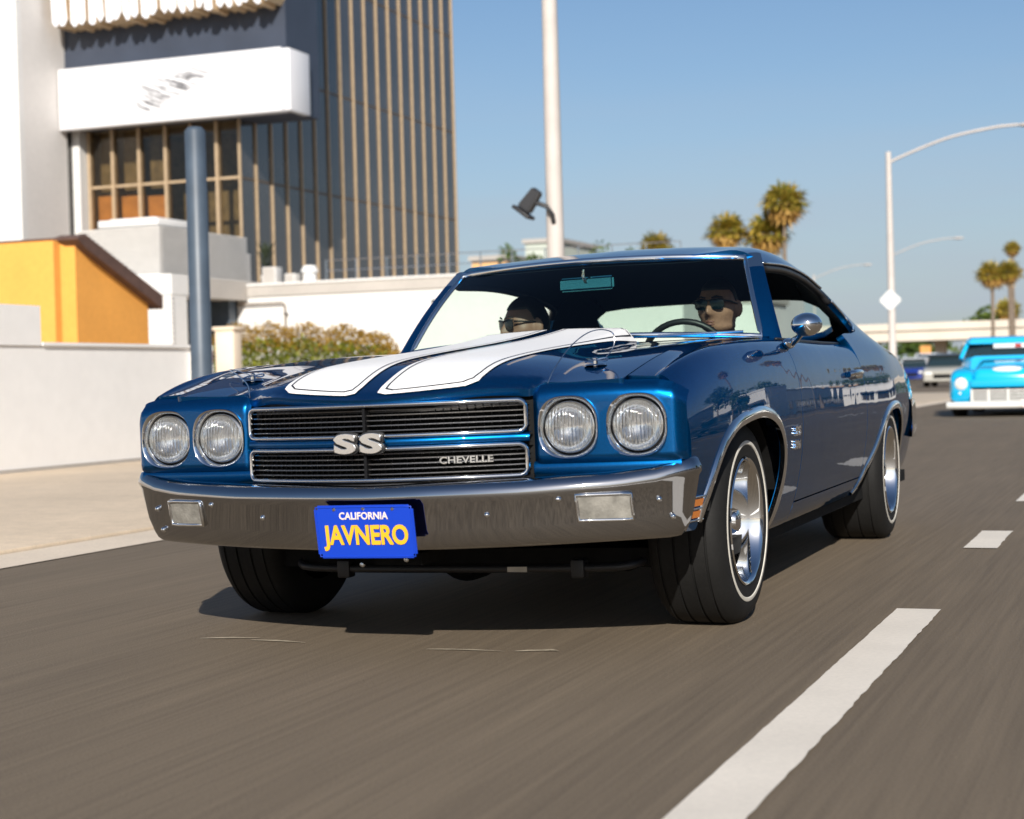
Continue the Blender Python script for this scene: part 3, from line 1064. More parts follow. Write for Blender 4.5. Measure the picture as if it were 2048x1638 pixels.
for (z0, z1) in ((.677, .764), (.554, .641)):
    bm = bmesh.new()
    loop_tube(bm, rrect(-.437, .437, z0, z1, .02, -.004), .0065, .010)
    part(bm_obj('grille_frame', bm, M['chrome'], None, True), gr)
    nb = 5
    for k in range(1, nb+1):
        z = z0+(z1-z0)*k/(nb+1)
        bm = bmesh.new()
        P = [(x, gy(x, .012), z) for x in np.linspace(-.432, .432, 28)]
        add_tube(bm, P, .0019, 6)
        # blade running back from the bright edge
        A = [bm.verts.new((x, gy(x, .013), z)) for x in np.linspace(-.432, .432, 28)]
        B = [bm.verts.new((x, gy(x, .046), z+.002)) for x in np.linspace(-.432, .432, 28)]
        for i in range(27): bm.faces.new((A[i], A[i+1], B[i+1], B[i]))
        part(bm_obj('grille_bar', bm, M['grille_bright'] if 'grille_bright' in M else M['chrome_dull'], None, True, 40), gr)
    bm = bmesh.new()
    for x in np.arange(-.42, .43, .021):
        add_box(bm, x-.0016, x+.0016, gy(x, .040), gy(x, .049), z0+.004, z1-.004)
    o = bm_obj('grille_ribs', bm, M['grille_black']); o['kind'] = 'stuff'; part(o, gr)
    part(box('grille_divider', -.004, .004, gy(0, -.002), gy(0, .045), z0, z1, M['grille_black']), gr)
bm = bmesh.new()
rows = []
for (o, z) in ((.03, .6745), (.004, .672), (-.003, .668), (-.005, .659), (-.003, .650), (.004, .6465), (.03, .644)):
    rows.append([bm.verts.new((x, gy(x, o), z)) for x in np.linspace(-.445, .445, 40)])
for A, B in zip(rows[:-1], rows[1:]):
    for i in range(39): bm.faces.new((A[i], A[i+1], B[i+1], B[i]))
part(bm_obj('center_bar', bm, BL, None, True), gr)
bm = bmesh.new()
rows = []
for (o, z) in ((.03, .552), (.01, .548), (.0, .538), (.02, .522)):
    rows.append([bm.verts.new((x, gy(x, o), z)) for x in np.linspace(-.445, .445, 40)])
for A, B in zip(rows[:-1], rows[1:]):
    for i in range(39): bm.faces.new((A[i], A[i+1], B[i+1], B[i]))
part(bm_obj('lower_grille_panel', bm, M['black'], None, True), gr)
for s in (1, -1):
    bm = bmesh.new()
    rows = []
    xs_ = np.linspace(.445, .862, 16)
    for (o, z) in ((.020, .588), (.012, .578), (.012, .562), (.022, .545), (.045, .535)):
        rows.append([bm.verts.new((s*x, .060+.046*((x-.45)/.43)**2+o, z)) for x in xs_])
    for A, B in zip(rows[:-1], rows[1:]):
        for i in range(15): bm.faces.new((A[i], A[i+1], B[i+1], B[i]))
    part(bm_obj('filler_panel', bm, BL, None, True))
# lettering on the grille
em = thing('emblem', None, None); part(em, gr)
for cx_ in (-.050, .030):
    bm = text_bm('S', .070, .058, .014, .045, .014)
    for v in bm.verts: v.co += Vector((cx_, gy(0, -.020), .6585))
    o = bm_obj('chrome_letter', bm, M['chrome_soft'], None); o.parent = gr
    bm = text_bm('S', .080, .068, .012, .075, .010)
    for v in bm.verts: v.co += Vector((cx_, gy(0, -.011), .6585))
    o = bm_obj('letter_backing', bm, M['black'], None); o.parent = gr
bpy.data.objects.remove(em)
bm = text_bm('CHEVELLE', .140, .0195, .006, .02)
for v in bm.verts:
    x = v.co.x+.283
    v.co = Vector((x, v.co.y+gy(x, -.006), v.co.z+.6035))
o = bm_obj('script_badge', bm, M['chrome'], None); o.parent = gr

# bumper -----------------------------------------------------------
pathc = []
for x in np.linspace(0, .84, 22):
    pathc.append((x, -.118+.242*(x/.9)**2))
pathc += [(.868, .110), (.889, .126), (.900, .148), (.904, .175)]
pathf = [(-x, y) for x, y in pathc[:0:-1]]+pathc
znS = lin([0, .45, .70, .80, .86, .92], [.506, .511, .522, .534, .550, .560])
zlS = lin([0, .45, .84, .92], [.352, .358, .366, .372])
PROF = [(.115, 1, .031), (.085, 1, .0355), (.050, 1, .0345), (.026, 1, .032), (.012, 1, .0265), (.001, 1, .002), (.002, 1, -.010), (.010, 1, -.022), (.030, .42, 0), (.046, .16, 0), (.056, .05, 0), (.066, 0, 0), (.085, 0, -.004)]
def bump_ring(i):
    x, y = pathf[i]
    x0, y0 = pathf[max(i-1, 0)]; x1, y1 = pathf[min(i+1, len(pathf)-1)]
    d = Vector((x1-x0, y1-y0, 0)).normalized()
    nrm = Vector((-d.y, d.x, 0))          # pointing back into the car
    zn, zl = float(znS(abs(x))), float(zlS(abs(x)))
    ring = []
    for (dep, f, dz) in PROF:
        z = (zn+dz) if f == 1 else zl+(zn-.022-zl)*f+dz
        ring.append(Vector((x, y, z))+nrm*dep)
    return ring
def face_pt(x, z, off=0.0):
    """point on the bumper's face"""
    i = int(np.argmin([abs(p[0]-x) for p in pathf]))
    r = bump_ring(i)
    zs = [p.z for p in r][::-1]; ys_ = [p.y for p in r][::-1]
    j = [k for k in range(5, len(r))]
    zz = [r[k].z for k in j][::-1]; yy = [r[k].y for k in j][::-1]
    y = float(np.interp(z, zz, yy))
    xq = pathf[i][0]
    y += (-.118+.242*(x/.9)**2)-(-.118+.242*(xq/.9)**2) if abs(x) < .85 else 0
    return Vector((x, y-off, z))
bm = bmesh.new()
rings = [[bm.verts.new(p) for p in bump_ring(i)] for i in range(len(pathf))]
for a, b in zip(rings[:-1], rings[1:]):
    for k in range(len(a)-1):
        bm.faces.new((a[k], a[k+1], b[k+1], b[k]))
bumper = part(bm_obj('front_bumper', bm, M['bumper_chrome'], None, True, 70))
for s in (1, -1):
    pl = thing('parking_light', None, None); part(pl)
    P = [face_pt(x, z, .001) for x, z in densify(np.array([(s*.592, .496), (s*.592, .425), (s*.732, .423), (s*.732, .495)]), .03)]
    bm = bmesh.new()
    loop_tube(bm, P, .006, .007, 8)
    part(bm_obj('lamp_frame', bm, M['chrome'], None, True), pl)
    bm = bmesh.new()
    g = [[bm.verts.new(face_pt(s*x, z, .002+.003*math.sin(math.pi*(x-.594)/.136))) for z in np.linspace(.427, .494, 6)] for x in np.linspace(.594, .730, 10)]
    for i in range(9):
        for j in range(5):
            bm.faces.new((g[i][j], g[i+1][j], g[i+1][j+1], g[i][j+1]))
    part(bm_obj('lamp_lens', bm, M['lamp_white'], None, True), pl)
for (x, z) in ((-.80, .47), (-.545, .487), (-.79, .405), (.545, .487), (.80, .475), (.83, .425), (.35, .45), (-.35, .45)):
    p = face_pt(x, z, 0)
    part(lathe('bumper_bolt', [(.002, .009), (-.003, .0075), (-.006, .004), (-.0065, .0004)], M['chrome'], None, 'Y', 14, p), bumper)

# licence plate ------------------------------------------------------
plate = bpy.data.objects.new('license_plate', None); link(plate)
part(plate)
plate.matrix_basis = BODY @ Matrix.Translation((.010, -.128, .413)) @ Matrix.Rotation(R_(9), 4, 'X')
bm = bmesh.new()
add_box(bm, -.1525, .1525, -.0015, .0015, -.076, .076)
ed = [e for e in bm.edges if abs(e.verts[0].co.y-e.verts[1].co.y) > .001]
bmesh.ops.bevel(bm, geom=ed, offset=.012, segments=4, affect='EDGES')
bm_obj('plate_blank', bm, M['plate_blue'], plate)
bm = bmesh.new()
P = [Vector((x, -.0022, z)) for x, z in densify(np.array([(-.147, .071), (-.147, -.071), (.147, -.071), (.147, .071)]), .02)]
N_ = len(P)
loop_tube(bm, P, .002, .0012, 6)
bm_obj('plate_rim', bm, M['plate_blue'], plate, True)
bm = text_bm('JAVNERO', .262, .074, .003, .030)
for v in bm.verts: v.co += Vector((0, -.003, -.017))
bm_obj('plate_number', bm, M['plate_yellow'], plate)
bm = text_bm('CALIFORNIA', .150, .021, .002, .02)
for v in bm.verts: v.co += Vector((0, -.0025, .046))
bm_obj('plate_state', bm, M['plate_white'], plate)
for x, z in ((-.09, .064), (.09, .064), (-.0, .066)):
    lathe('plate_screw', [(-.001, .006), (-.004, .004), (-.0045, .0004)], M['chrome'], plate, 'Y', 12, (x, 0, z))

# side details -------------------------------------------------------
def sideA(y, z):
    t = t_of_z(surfA, y, z)
    p = surfA(np.array([y]), np.array([t]))[0]
    return Vector(p)
for s in (1, -1):
    # amber louvred marker
    mk_ = thing('side_marker', None, None); part(mk_)
    for zc_ in (.452, .418):
        bm = bmesh.new()
        g = []
        for y in np.linspace(.20, .315, 6):
            g.append([bm.verts.new(Vector((s*(sideA(y, z).x+o), y, z))) for z, o in ((zc_-.011, .0), (zc_-.010, .004), (zc_+.010, .004), (zc_+.011, 0))])
        for a, b in zip(g[:-1], g[1:]):
            for k in range(3): bm.faces.new((a[k], a[k+1], b[k+1], b[k]))
        bm.faces.new(g[0]); bm.faces.new(g[-1])
        part(bm_obj('amber_lens', bm, M['amber']), mk_)
    bm = bmesh.new()
    for z in (.469, .435, .401):
        P = [Vector((s*(sideA(y, z).x+.003), y, z)) for y in np.linspace(.192, .325, 7)]
        add_tube(bm, P, .0035, 6)
    part(bm_obj('marker_bezel', bm, M['chrome'], None, True), mk_)
    # fender badge
    for (txt, z, wd, h) in (('SS', .612, .100, .034), ('396', .565, .105, .034)):
        bm = text_bm(txt, wd, h, .008, .05)
        for v in bm.verts:
            yy = 1.405+(v.co.x if s > 0 else -v.co.x)
            zz = z+v.co.z
            p = sideA(yy, zz)
            v.co = Vector((s*(p.x+.003-v.co.y), yy, zz))
        part(bm_obj('fender_badge', bm, M['chrome_soft']))
    # door handle
    hd = [c for c in CAR.children if c.name.startswith('door') and not c.name.startswith('door_')][0 if s > 0 else 1]
    bm = bmesh.new()
    p0 = sideA(2.62, .80)
    pts = [Vector((s*(sideA(y, .803).x+o), y, .803+dz)) for y, o, dz in ((2.56, .006, -.004), (2.58, .022, .0), (2.64, .030, .002), (2.72, .028, .002), (2.76, .016, .0), (2.77, .004, -.002))]
    add_tube(bm, catmull(pts, 4), .0125, 10)
    add_lathe(bm, [(0, .016), (.026*s, .015), (.03*s, .010), (.031*s, .001)], 'X', 16, (s*sideA(2.735, .795).x, 2.735, .795))
    part(bm_obj('door_handle', bm, M['chrome'], None, True, 50), hd)
# outside mirror on the driver's door
mr_ = thing('door_mirror', None, None)
part(mr_)
bm = bmesh.new()
bs = (.875, 1.545, .915)
bmesh.ops.create_uvsphere(bm, u_segments=20, v_segments=12, radius=1, matrix=Matrix.Translation(bs) @ Matrix.Diagonal((.022, .058, .020, 1)))
add_tube(bm, catmull([(.885, 1.53, .915), (.915, 1.50, .930), (.945, 1.460, .955), (.955, 1.44, .972)], 5), [.013]*5+[.011]*6+[.010]*5, 10)
part(bm_obj('mirror_arm', bm, M['chrome'], None, True), mr_)
bm = bmesh.new()
bmesh.ops.create_uvsphere(bm, u_segments=28, v_segments=16, radius=1)
for v in bm.verts:
    x, y, z = v.co
    y2 = y*.055 if y < 0 else y*.004
    f = 1.0
    v.co = Vector((.962+x*.054, 1.440+y2, .975+z*.041))
part(bm_obj('mirror_shell', bm, M['chrome'], None, True, 60), mr_)

# glass ------------------------------------------------------------
wst = lambda x: (2.03+.115*(x/.588)**2, 1.287-.018*(x/.588)**2)
def wsS(U, V):
    """U -1..1 across, V 0..1 bottom to top"""
    xb, xt = .712*U, .592*U
    yb, zb = 1.69+.16*U**2, .978-.026*U**2
    yt, zt = 2.03+.115*U**2, 1.287-.018*U**2
    x = xb+(xt-xb)*V
    bow = .018*np.sin(np.pi*V)
    return np.stack([x, yb+(yt-yb)*V-bow, zb+(zt-zb)*V+bow*.6], 1)
ws = part(panel('windshield', [(-1, 0), (1, 0), (1, 1), (-1, 1)], wsS, M['windshield'], step=.08, vs_=.8, flange=0, flip=False))
E1 = np.linspace(-1, 1, 24)
def wpt(u, v, off=.003):
    p = wsS(np.array([u]), np.array([v]))[0]
    return Vector((p[0], p[1]-off, p[2]+off*.6))
bm = bmesh.new()
lp = [wpt(u, 1.0) for u in E1]+[wpt(1, v) for v in np.linspace(.93, .07, 12)]+[wpt(u, 0.0) for u in E1[::-1]]+[wpt(-1, v) for v in np.linspace(.07, .93, 12)]
loop_tube(bm, lp, .011, .006, 8)
part(bm_obj('windshield_molding', bm, M['chrome'], None, True), ws)
# pillars
for s in (1, -1):
    bm = bmesh.new()
    P = []
    for v in np.linspace(-.05, 1.02, 12):
        p = wsS(np.array([1.0]), np.array([v]))[0]
        P.append(Vector((s*(p[0]+.034-.008*v), p[1]+.022, p[2]+.002)))
    rings = []
    for i, p in enumerate(P):
        ring = []
        for k in range(14):
            t = 2*math.pi*k/14
            c, s_ = math.cos(t), math.sin(t)
            a = .031*abs(c)**.7*(1 if c > 0 else -1); b = .026*abs(s_)**.7*(1 if s_ > 0 else -1)
            ring.append(bm.verts.new(p+Vector((s*a, b*.75+a*.35, b*.55+a*.0))))
        rings.append(ring)
    for a, b in zip(rings[:-1], rings[1:]):
        for k in range(14): bm.faces.new((a[k], a[(k+1) % 14], b[(k+1) % 14], b[k]))
    part(bm_obj('windshield_pillar', bm, BL, None, True, 60))
    # weatherstrip and bright drip edge along the side opening
    rail = [(2.19, 11.0), (2.6, 10.95), (3.0, 10.95), (3.36, 10.95), (3.44, 10.5), (3.485, 10.0), (3.50, 9.5), (3.46, 9.05), (3.36, 8.72)]
    bm = bmesh.new()
    P = []
    for (y, t) in rail[:5]:
        p = surfB(np.array([y]), np.array([t]))[0]
        P.append(Vector((s*(p[0]-.020), y, p[2]-.008)))
    add_tube(bm, catmull(P, 5), .017, 8)
    part(bm_obj('window_weatherstrip', bm, M['black'], None, True))
    bm = bmesh.new()
    P = []
    for (y, t) in rail[:4]:
        p = surfB(np.array([y]), np.array([t+.12]))[0]
        P.append(Vector((s*(p[0]+.004), y, p[2])))
    add_tube(bm, catmull(P, 6), .006, 6)
    part(bm_obj('drip_rail', bm, M['chrome_dull'], None, True))
    bm = bmesh.new()
    P = []
    for (y, t) in rail[4:]:
        p = surfB(np.array([y]), np.array([t]))[0]
        P.append(Vector((s*(p[0]-.004), y-.004, p[2])))
    add_tube(bm, catmull(P, 6), .006, 6)
    part(bm_obj('rear_window_trim', bm, M['chrome'], None, True))
    # belt strip
    bm = bmesh.new()
    P = [Vector((s*(surfA(np.array([y]), np.array([8.6]))[0, 0]-.004), y, surfA(np.array([y]), np.array([8.6]))[0, 2]+.002)) for y in np.linspace(1.62, 2.86, 10)]
    add_tube(bm, P, .006, 6)
    part(bm_obj('belt_molding', bm, M['black'], None, True))
# back light
def blS(U, V):
    y = 3.785+.45*V
    x = U*(.60+.03*V)
    z = 1.198+(.975-1.198)*V+.012*np.sin(np.pi*V)-.012*U**2*(1-V)
    return np.stack([x, y, z], 1)
part(panel('rear_window', [(-1, 0), (1, 0), (1, 1), (-1, 1)], blS, M['windshield'], step=.1, vs_=.8, flange=0))

# cabin ------------------------------------------------------------
IN = M['interior']
bm = bmesh.new()
pr_ = [(1.72, .945), (1.80, .952), (1.92, .945), (2.02, .915), (2.06, .86), (2.05, .70), (1.95, .62)]
rows = [[bm.verts.new((x, y+.10*(x/.7)**2*(1 if i < 3 else .3), z)) for i, (y, z) in enumerate(pr_)] for x in np.linspace(-.72, .72, 14)]
for a, b in zip(rows[:-1], rows[1:]):
    for k in range(len(pr_)-1): bm.faces.new((a[k], a[k+1], b[k+1], b[k]))
part(bm_obj('dashboard', bm, IN, None, True, 50))
def seat(name, x0, x1, yb, zt, ys):
    bm = bmesh.new()
    vs1 = add_box(bm, x0, x1, yb, yb+.16, .36, zt)
    for v in vs1:
        if v.co.z > .6: v.co.y += .13
    add_box(bm, x0, x1, ys, yb+.03, .295, .40)
    bmesh.ops.bevel(bm, geom=list(bm.edges), offset=.045, segments=3, affect='EDGES')
    return part(bm_obj(name, bm, IN, None, True, 50))
seat('front_seat', .08, .68, 2.72, .90, 2.28)
seat('front_seat', -.68, -.08, 2.72, .90, 2.28)
seat('rear_seat', -.64, .64, 3.50, .90, 3.08)
part(box('parcel_shelf', -.62, .62, 3.70, 4.22, .86, .90, IN))
part(box('floor_pan', -.80, .80, .62, 4.75, .235, .29, M['flat_black']))
part(box('firewall', -.78, .78, 1.50, 1.56, .25, .92, M['flat_black']))
part(box('grille_light_block', -.76, .76, .20, .26, .37, .755, M['flat_black']))  # black panel put behind the grille to block light
sw = thing('steering_wheel', None, None); part(sw)
sw.matrix_basis = BODY @ Matrix.Translation((.335, 2.19, .868)) @ Matrix.Rotation(R_(-68), 4, 'X')
bm = bmesh.new()
add_lathe(bm, [(.013*math.sin(t), .178+.013*math.cos(t)) for t in np.linspace(0, 2*math.pi, 11)[:-1]], 'Z', 40, closed=True)
bm_obj('wheel_rim', bm, M['black'], sw, True)
bm = bmesh.new()
for a in (0, 120, 240):
    t = R_(a+90)
    add_tube(bm, [(0, 0, -.03), (.17*math.cos(t), .17*math.sin(t), 0)], [.014, .010], 8)
add_lathe(bm, [(-.05, .03), (-.02, .045), (-.015, .03), (-.014, .001)], 'Z', 20)
bm_obj('wheel_spokes', bm, M['chrome_dull'], sw, True, 50)
rm_ = thing('rear_view_mirror', None, None); part(rm_)
rm_.matrix_basis = BODY @ Matrix.Translation((-.042, 2.10, 1.203)) @ Matrix.Rotation(R_(-10), 4, 'Z')
bm = bmesh.new()
add_box(bm, -.122, .122, -.012, .012, -.027, .027)
bmesh.ops.bevel(bm, geom=list(bm.edges), offset=.009, segments=3, affect='EDGES')
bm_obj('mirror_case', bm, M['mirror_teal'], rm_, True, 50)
tube('mirror_stem', [(0, -.012, .005), (0, -.03, .03), (0, -.02, .075)], .007, M['chrome'], rm_, 8)

# chassis seen below the bumper -------------------------------------
ch = thing('chassis', None, None); part(ch)
part(box('crossmember', -.50, .50, .80, .98, .195, .26, M['flat_black'], None, .02), ch)
part(tube('sway_bar', catmull([(-.62, .80, .27), (-.58, .60, .245), (-.45, .56, .235), (0, .56, .232), (.45, .56, .235), (.58, .60, .245), (.62, .80, .27)], 6), .013, M['dark_metal'], None, 8), ch)
part(box('bar_sticker', .17, .235, .541, .5445, .224, .240, M['whitewall']), ch)
for x in (-.40, .40):
    part(box('bar_bracket', x-.022, x+.022, .54, .59, .205, .262, M['dark_metal'], None, .006), ch)
bm = bmesh.new()
add_lathe(bm, [(-.05, .02), (-.048, .09), (-.02, .112), (.06, .112)], 'Y', 28, (-.13, .95, .262))
part(bm_obj('oil_pan', bm, M['flat_black'], None, True, 50), ch)
part(box('frame_rail', -.46, -.40, 1.05, 4.5, .21, .27, M['flat_black']), ch)
part(box('frame_rail', .40, .46, 1.05, 4.5, .21, .27, M['flat_black']), ch)
part(box('axle', -.65, .65, 3.66, 3.79, .26, .38, M['flat_black'], None, .04), ch)
part(box('bumper_bracket', -.05, .10, .05, .22, .30, .335, M['flat_black']), ch)
for (x, y, z) in ((-.075, .02, .305), (.06, .03, .318)):
    part(lathe('chassis_bolt', [(0, .008), (-.006, .006), (-.007, .0004)], M['chrome_dull'], None, 'Y', 10, (x, y, z)), ch)
for s in (1, -1):
    part(tube('control_arm', [(s*.38, .72, .25), (s*.66, .86, .22), (s*.38, 1.02, .25)], .022, M['dark_metal'], None, 8), ch)
    for (yc, y0, y1) in ((.86, .30, 1.30), (3.72, 2.95, 4.2)):
        bm = bmesh.new()
        prof = [(R_(a), .47 if yc < 2 else .44) for a in range(20, 161, 14)]
        A, B, C_ = [], [], []
        for t, r in prof:
            y, z = yc-.02+r*1.02*math.cos(t), .27+r*math.sin(t)*.93
            A.append(bm.verts.new((s*.865, y, z))); B.append(bm.verts.new((s*.50, y, z)))
        for k in range(len(A)-1): bm.faces.new((A[k], A[k+1], B[k+1], B[k]))
        bm.faces.new(B)
        part(bm_obj('wheel_well', bm, M['flat_black'], None, True, 50), ch)
# rear end
rb = [(x, 4.90+.0-.10*(abs(x)/.84)**2) for x in np.linspace(-.84, .84, 20)]
rb = [(-.865, 4.62), (-.868, 4.74)]+rb+[(.868, 4.74), (.865, 4.62)]
bm = bmesh.new()
rows = [[bm.verts.new((x, y+dy, z)) for dy, z in ((-.06, .66), (.0, .655), (.03, .62), (.03, .52), (.0, .47), (-.05, .46))] for x, y in rb]
for a, b in zip(rows[:-1], rows[1:]):
    for k in range(5): bm.faces.new((a[k], a[k+1], b[k+1], b[k]))
part(bm_obj('rear_bumper', bm, M['chrome'], None, True, 60))
part(box('tail_panel', -.80, .80, 4.80, 4.845, .40, .84, BL))
for s in (1, -1):
    part(box('tail_lamp', s*.5-.12, s*.5+.12, 4.845, 4.86, .68, .75, M['red'], None, .006))

# wheels -------------------------------------------------------------
def make_wheel(wd):
    root = thing('wheel', None, None)
    h = wd
    prof = [(-h, .205), (-h-.004, .235), (-h-.006, .262), (-h+.002, .296), (-h+.020, .315)]
    grooves = [-.30, -.1, .1, .30]
    tread = [(-h+.03, .3205)]
    for g in [-.62, -.22, .22, .62]:
        c = -h/2*0
        cx = -h/2+g*h/2
        tread += [(cx-.0042, .3262-.003*abs(g)), (cx-.003, .3195), (cx+.003, .3195), (cx+.0042, .3262-.003*abs(g))]
    tread += [(-.03, .3205)]
    prof = prof+tread+[(-.020, .315), (-.002, .296), (.006, .262), (.004, .235), (.0, .205), (-.012, .196)]
    lathe('tyre', prof, M['tyre'], root, 'X', 96, angle=35)
    lathe('whitewall', [(.0045, .2405), (.0070, .2425), (.0075, .2510), (.0058, .2540)], M['whitewall'], root, 'X', 96)
    lathe('rim', [(-.010, .199), (.002, .203), (.006, .199), (.004, .193), (-.006, .188), (-.040, .180), (-.095, .171), (-.108, .163)], M['chrome'], root, 'X', 96, angle=50)
    lathe('wheel_center', [(-.109, .166), (-.112, .10), (-.114, .04)], M['grille_black'], root, 'X', 48)
    for k in range(5):
        t = 2*math.pi*k/5
        bm = bmesh.new()
        c, s_ = math.cos(t), math.sin(t)
        for (r0, r1, w0, w1) in ((.045, .167, .026, .019),):
            P = []
            for (r, w_) in ((r0, w0), (r1, w1)):
                for (q, dx) in ((-1, -.004), (-.6, .006), (.6, .006), (1, -.004)):
                    P.append(bm.verts.new((-.104+dx+(.004 if r == r0 else 0), r*c-q*w_*s_, r*s_+q*w_*c)))
            for i in range(3): bm.faces.new((P[i], P[i+1], P[i+5], P[i+4]))
        bm_obj('spoke', bm, M['chrome_dull'], root)
    lathe('hub', [(-.112, .056), (-.080, .053), (-.074, .046), (-.040, .040), (-.026, .034), (-.020, .022), (-.019, .0005)], M['chrome'], root, 'X', 40, angle=40)
    for k in range(5):
        t = 2*math.pi*k/5+.3
        lathe('lug_nut', [(-.11, .010), (-.078, .010), (-.070, .006), (-.069, .0005)], M['chrome'], root, 'X', 10, (0, .068*math.cos(t), .068*math.sin(t)))
    lathe('brake_drum', [(-h+.02, .19), (-.135, .16), (-.125, .02)], M['flat_black'], root, 'X', 40)
    return root
front = make_wheel(.235)
rear = make_wheel(.290)
for (src, x, y, z, first) in ((front, .855, .88, .322, True), (front, -.884, .88, .322, False), (rear, .880, 3.725, .322, True), (rear, -.880, 3.725, .322, False)):
    o = src if first else copy_tree(src)
    o.parent = CAR
    o.location = (x, y, z)
    o.rotation_euler = (R_(37*x+20*y), 0, math.pi if x < 0 else 0)
    if y < 2:
        o.rotation_euler.z += R_(-1.5)
# ------------------------------------------------------------------ buildings on the left
def bpart(name, parent, x0, x1, y0, y1, z0, z1, m_, bevel=0):
    return box(name, x0, x1, y0, y1, z0, z1, m_, parent, bevel)
shared = {}
def copy_box(name, parent, dims, loc, m_):
    """alike pieces share one mesh, origin at the piece's low corner"""
    key = (name, dims, m_.name)
    if key not in shared:
        bm = bmesh.new()
        add_box(bm, 0, dims[0], 0, dims[1], 0, dims[2])
        me = bpy.data.meshes.new(name)
        bmesh.ops.recalc_face_normals(bm, faces=bm.faces)
        bm.to_mesh(me); bm.free()
        me.materials.append(m_)
        shared[key] = me
    o = bpy.data.objects.new(name, shared[key])
    link(o, parent)
    o.location = loc
    return o

tw = thing('office_building', 'dark glass office building with tan mullions and navy sign fascia behind the low white block', 'building')
bpart('tower_light_block', tw, -37.9, -31.35, 58, 75.4, 0, 24, M['flat_black'])  # unseen black box added so no light passes through the tower
# street side: bays of glass between tan fins
nb, y0, sp = 17, 54.0, 1.265
rows_ = [(4.3, 8.76), (8.86, 13.11), (13.21, 17.85), (17.95, 23.0)]
for i in range(nb):
    for (a, b) in rows_:
        if a > 11.5 and i < 2: continue
        copy_box('pane', tw, (.06, sp-.08, b-a), (-31.10, y0+i*sp+.04, a), M['pane'])
for i in range(nb+1):
    ht = 12 if i < 3 else 23.0
    copy_box('mullion', tw, (.09, .09, ht-4.2), (-31.05, y0+i*sp-.045, 4.2), M['mullion'])
for (za) in (8.76, 13.11, 17.85):
    bpart('transom', tw, -31.11, -31.03, y0+ (0 if za < 12 else 3*sp)+.06, y0+nb*sp-.06, za, za+.10, M['bronze'])
# end wall facing the camera: five bays of clear glass, orange blinds low down
mx = [-37.72, -36.63, -35.42, -34.22, -33.08, -31.95, -30.95]
for i, x in enumerate(mx[:-1]):
    copy_box('mullion', tw, (.12, .26, 6.9), (x-.06, 53.86, 4.2), M['mullion'])
    wd = round(mx[i+1]-x-.12, 3)
    bpart('pane', tw, x+.06, mx[i+1]-.06, 54.0, 54.05, 4.3, 8.76, M['pane_clear'])
    bpart('pane', tw, x+.06, mx[i+1]-.06, 54.0, 54.05, 8.86, 11.0, M['pane_clear'])
bpart('transom', tw, mx[0], mx[-1], 53.93, 54.06, 8.762, 8.858, M['mullion'])
bpart('transom', tw, mx[4]+.06, mx[6]-.06, 53.93, 53.99, 6.42, 6.56, M['mullion'])
for i in range(3):
    bpart('orange_blind', tw, mx[i]+.08, mx[i+1]-.08, 54.35, 54.42, 4.2, 8.50-.06*i, M['orange_panel'])
    bpart('curtain', tw, mx[i]+.1, mx[i]+.55+.2*i, 54.55, 54.62, 8.7, 11.0, M['olive'])
bpart('room_wall', tw, -37.8, -31.3, 56.6, 56.8, 4.2, 11.2, M['olive'])
bpart('room_floor', tw, -37.8, -31.3, 54.1, 56.6, 4.0, 4.2, M['flat_black'])
bpart('room_ceiling', tw, -37.8, -31.3, 54.1, 56.6, 11.0, 11.2, M['band_grey'])
bpart('white_return', tw, -38.15, -37.82, 53.4, 54.2, 4.4, 11.0, M['stucco'])
bpart('fascia', tw, -38.6, -28.35, 53.0, 55.6, 11.02, 23.0, M['navy'])
bpart('roof', tw, -38.0, -31.2, 57.3, 75.6, 23.02, 23.3, M['band_grey'])

# white box sign under the fascia with faint brushed lettering
sg = thing('box_sign', 'long white box sign with faded grey marks on the navy fascia', 'sign')
bpart('sign_box', sg, -38.05, -28.30, 52.45, 52.98, 10.92, 13.28, M['sign_white'], .03)
bpart('sign_return', sg, -28.298, -28.02, 52.60, 54.2, 10.95, 13.25, M['sign_white'], .03)
rnd = random.Random(11)
bm = bmesh.new()
for k in range(60):
    x = -34.6+k*.042+rnd.uniform(-.1, .1)
    z = 11.95+.013*k+rnd.uniform(-.45, .35)
    L_ = rnd.uniform(.2, .9)
    P = [(x, 52.446, z), (x+L_*.5, 52.446, z-L_*.22), (x+L_, 52.446, z-L_*.38)]
    for (p, q) in zip(P[:-1], P[1:]):
        h = rnd.uniform(.008, .026)
        v = [bm.verts.new((p[0], p[1], p[2]-h)), bm.verts.new((q[0], q[1], q[2]-h)), bm.verts.new((q[0], q[1], q[2]+h)), bm.verts.new((p[0], p[1], p[2]+h))]
        bm.faces.new(v)
o = bm_obj('faded_marks', bm, M['letter_grey'], sg)
o['kind'] = 'stuff'

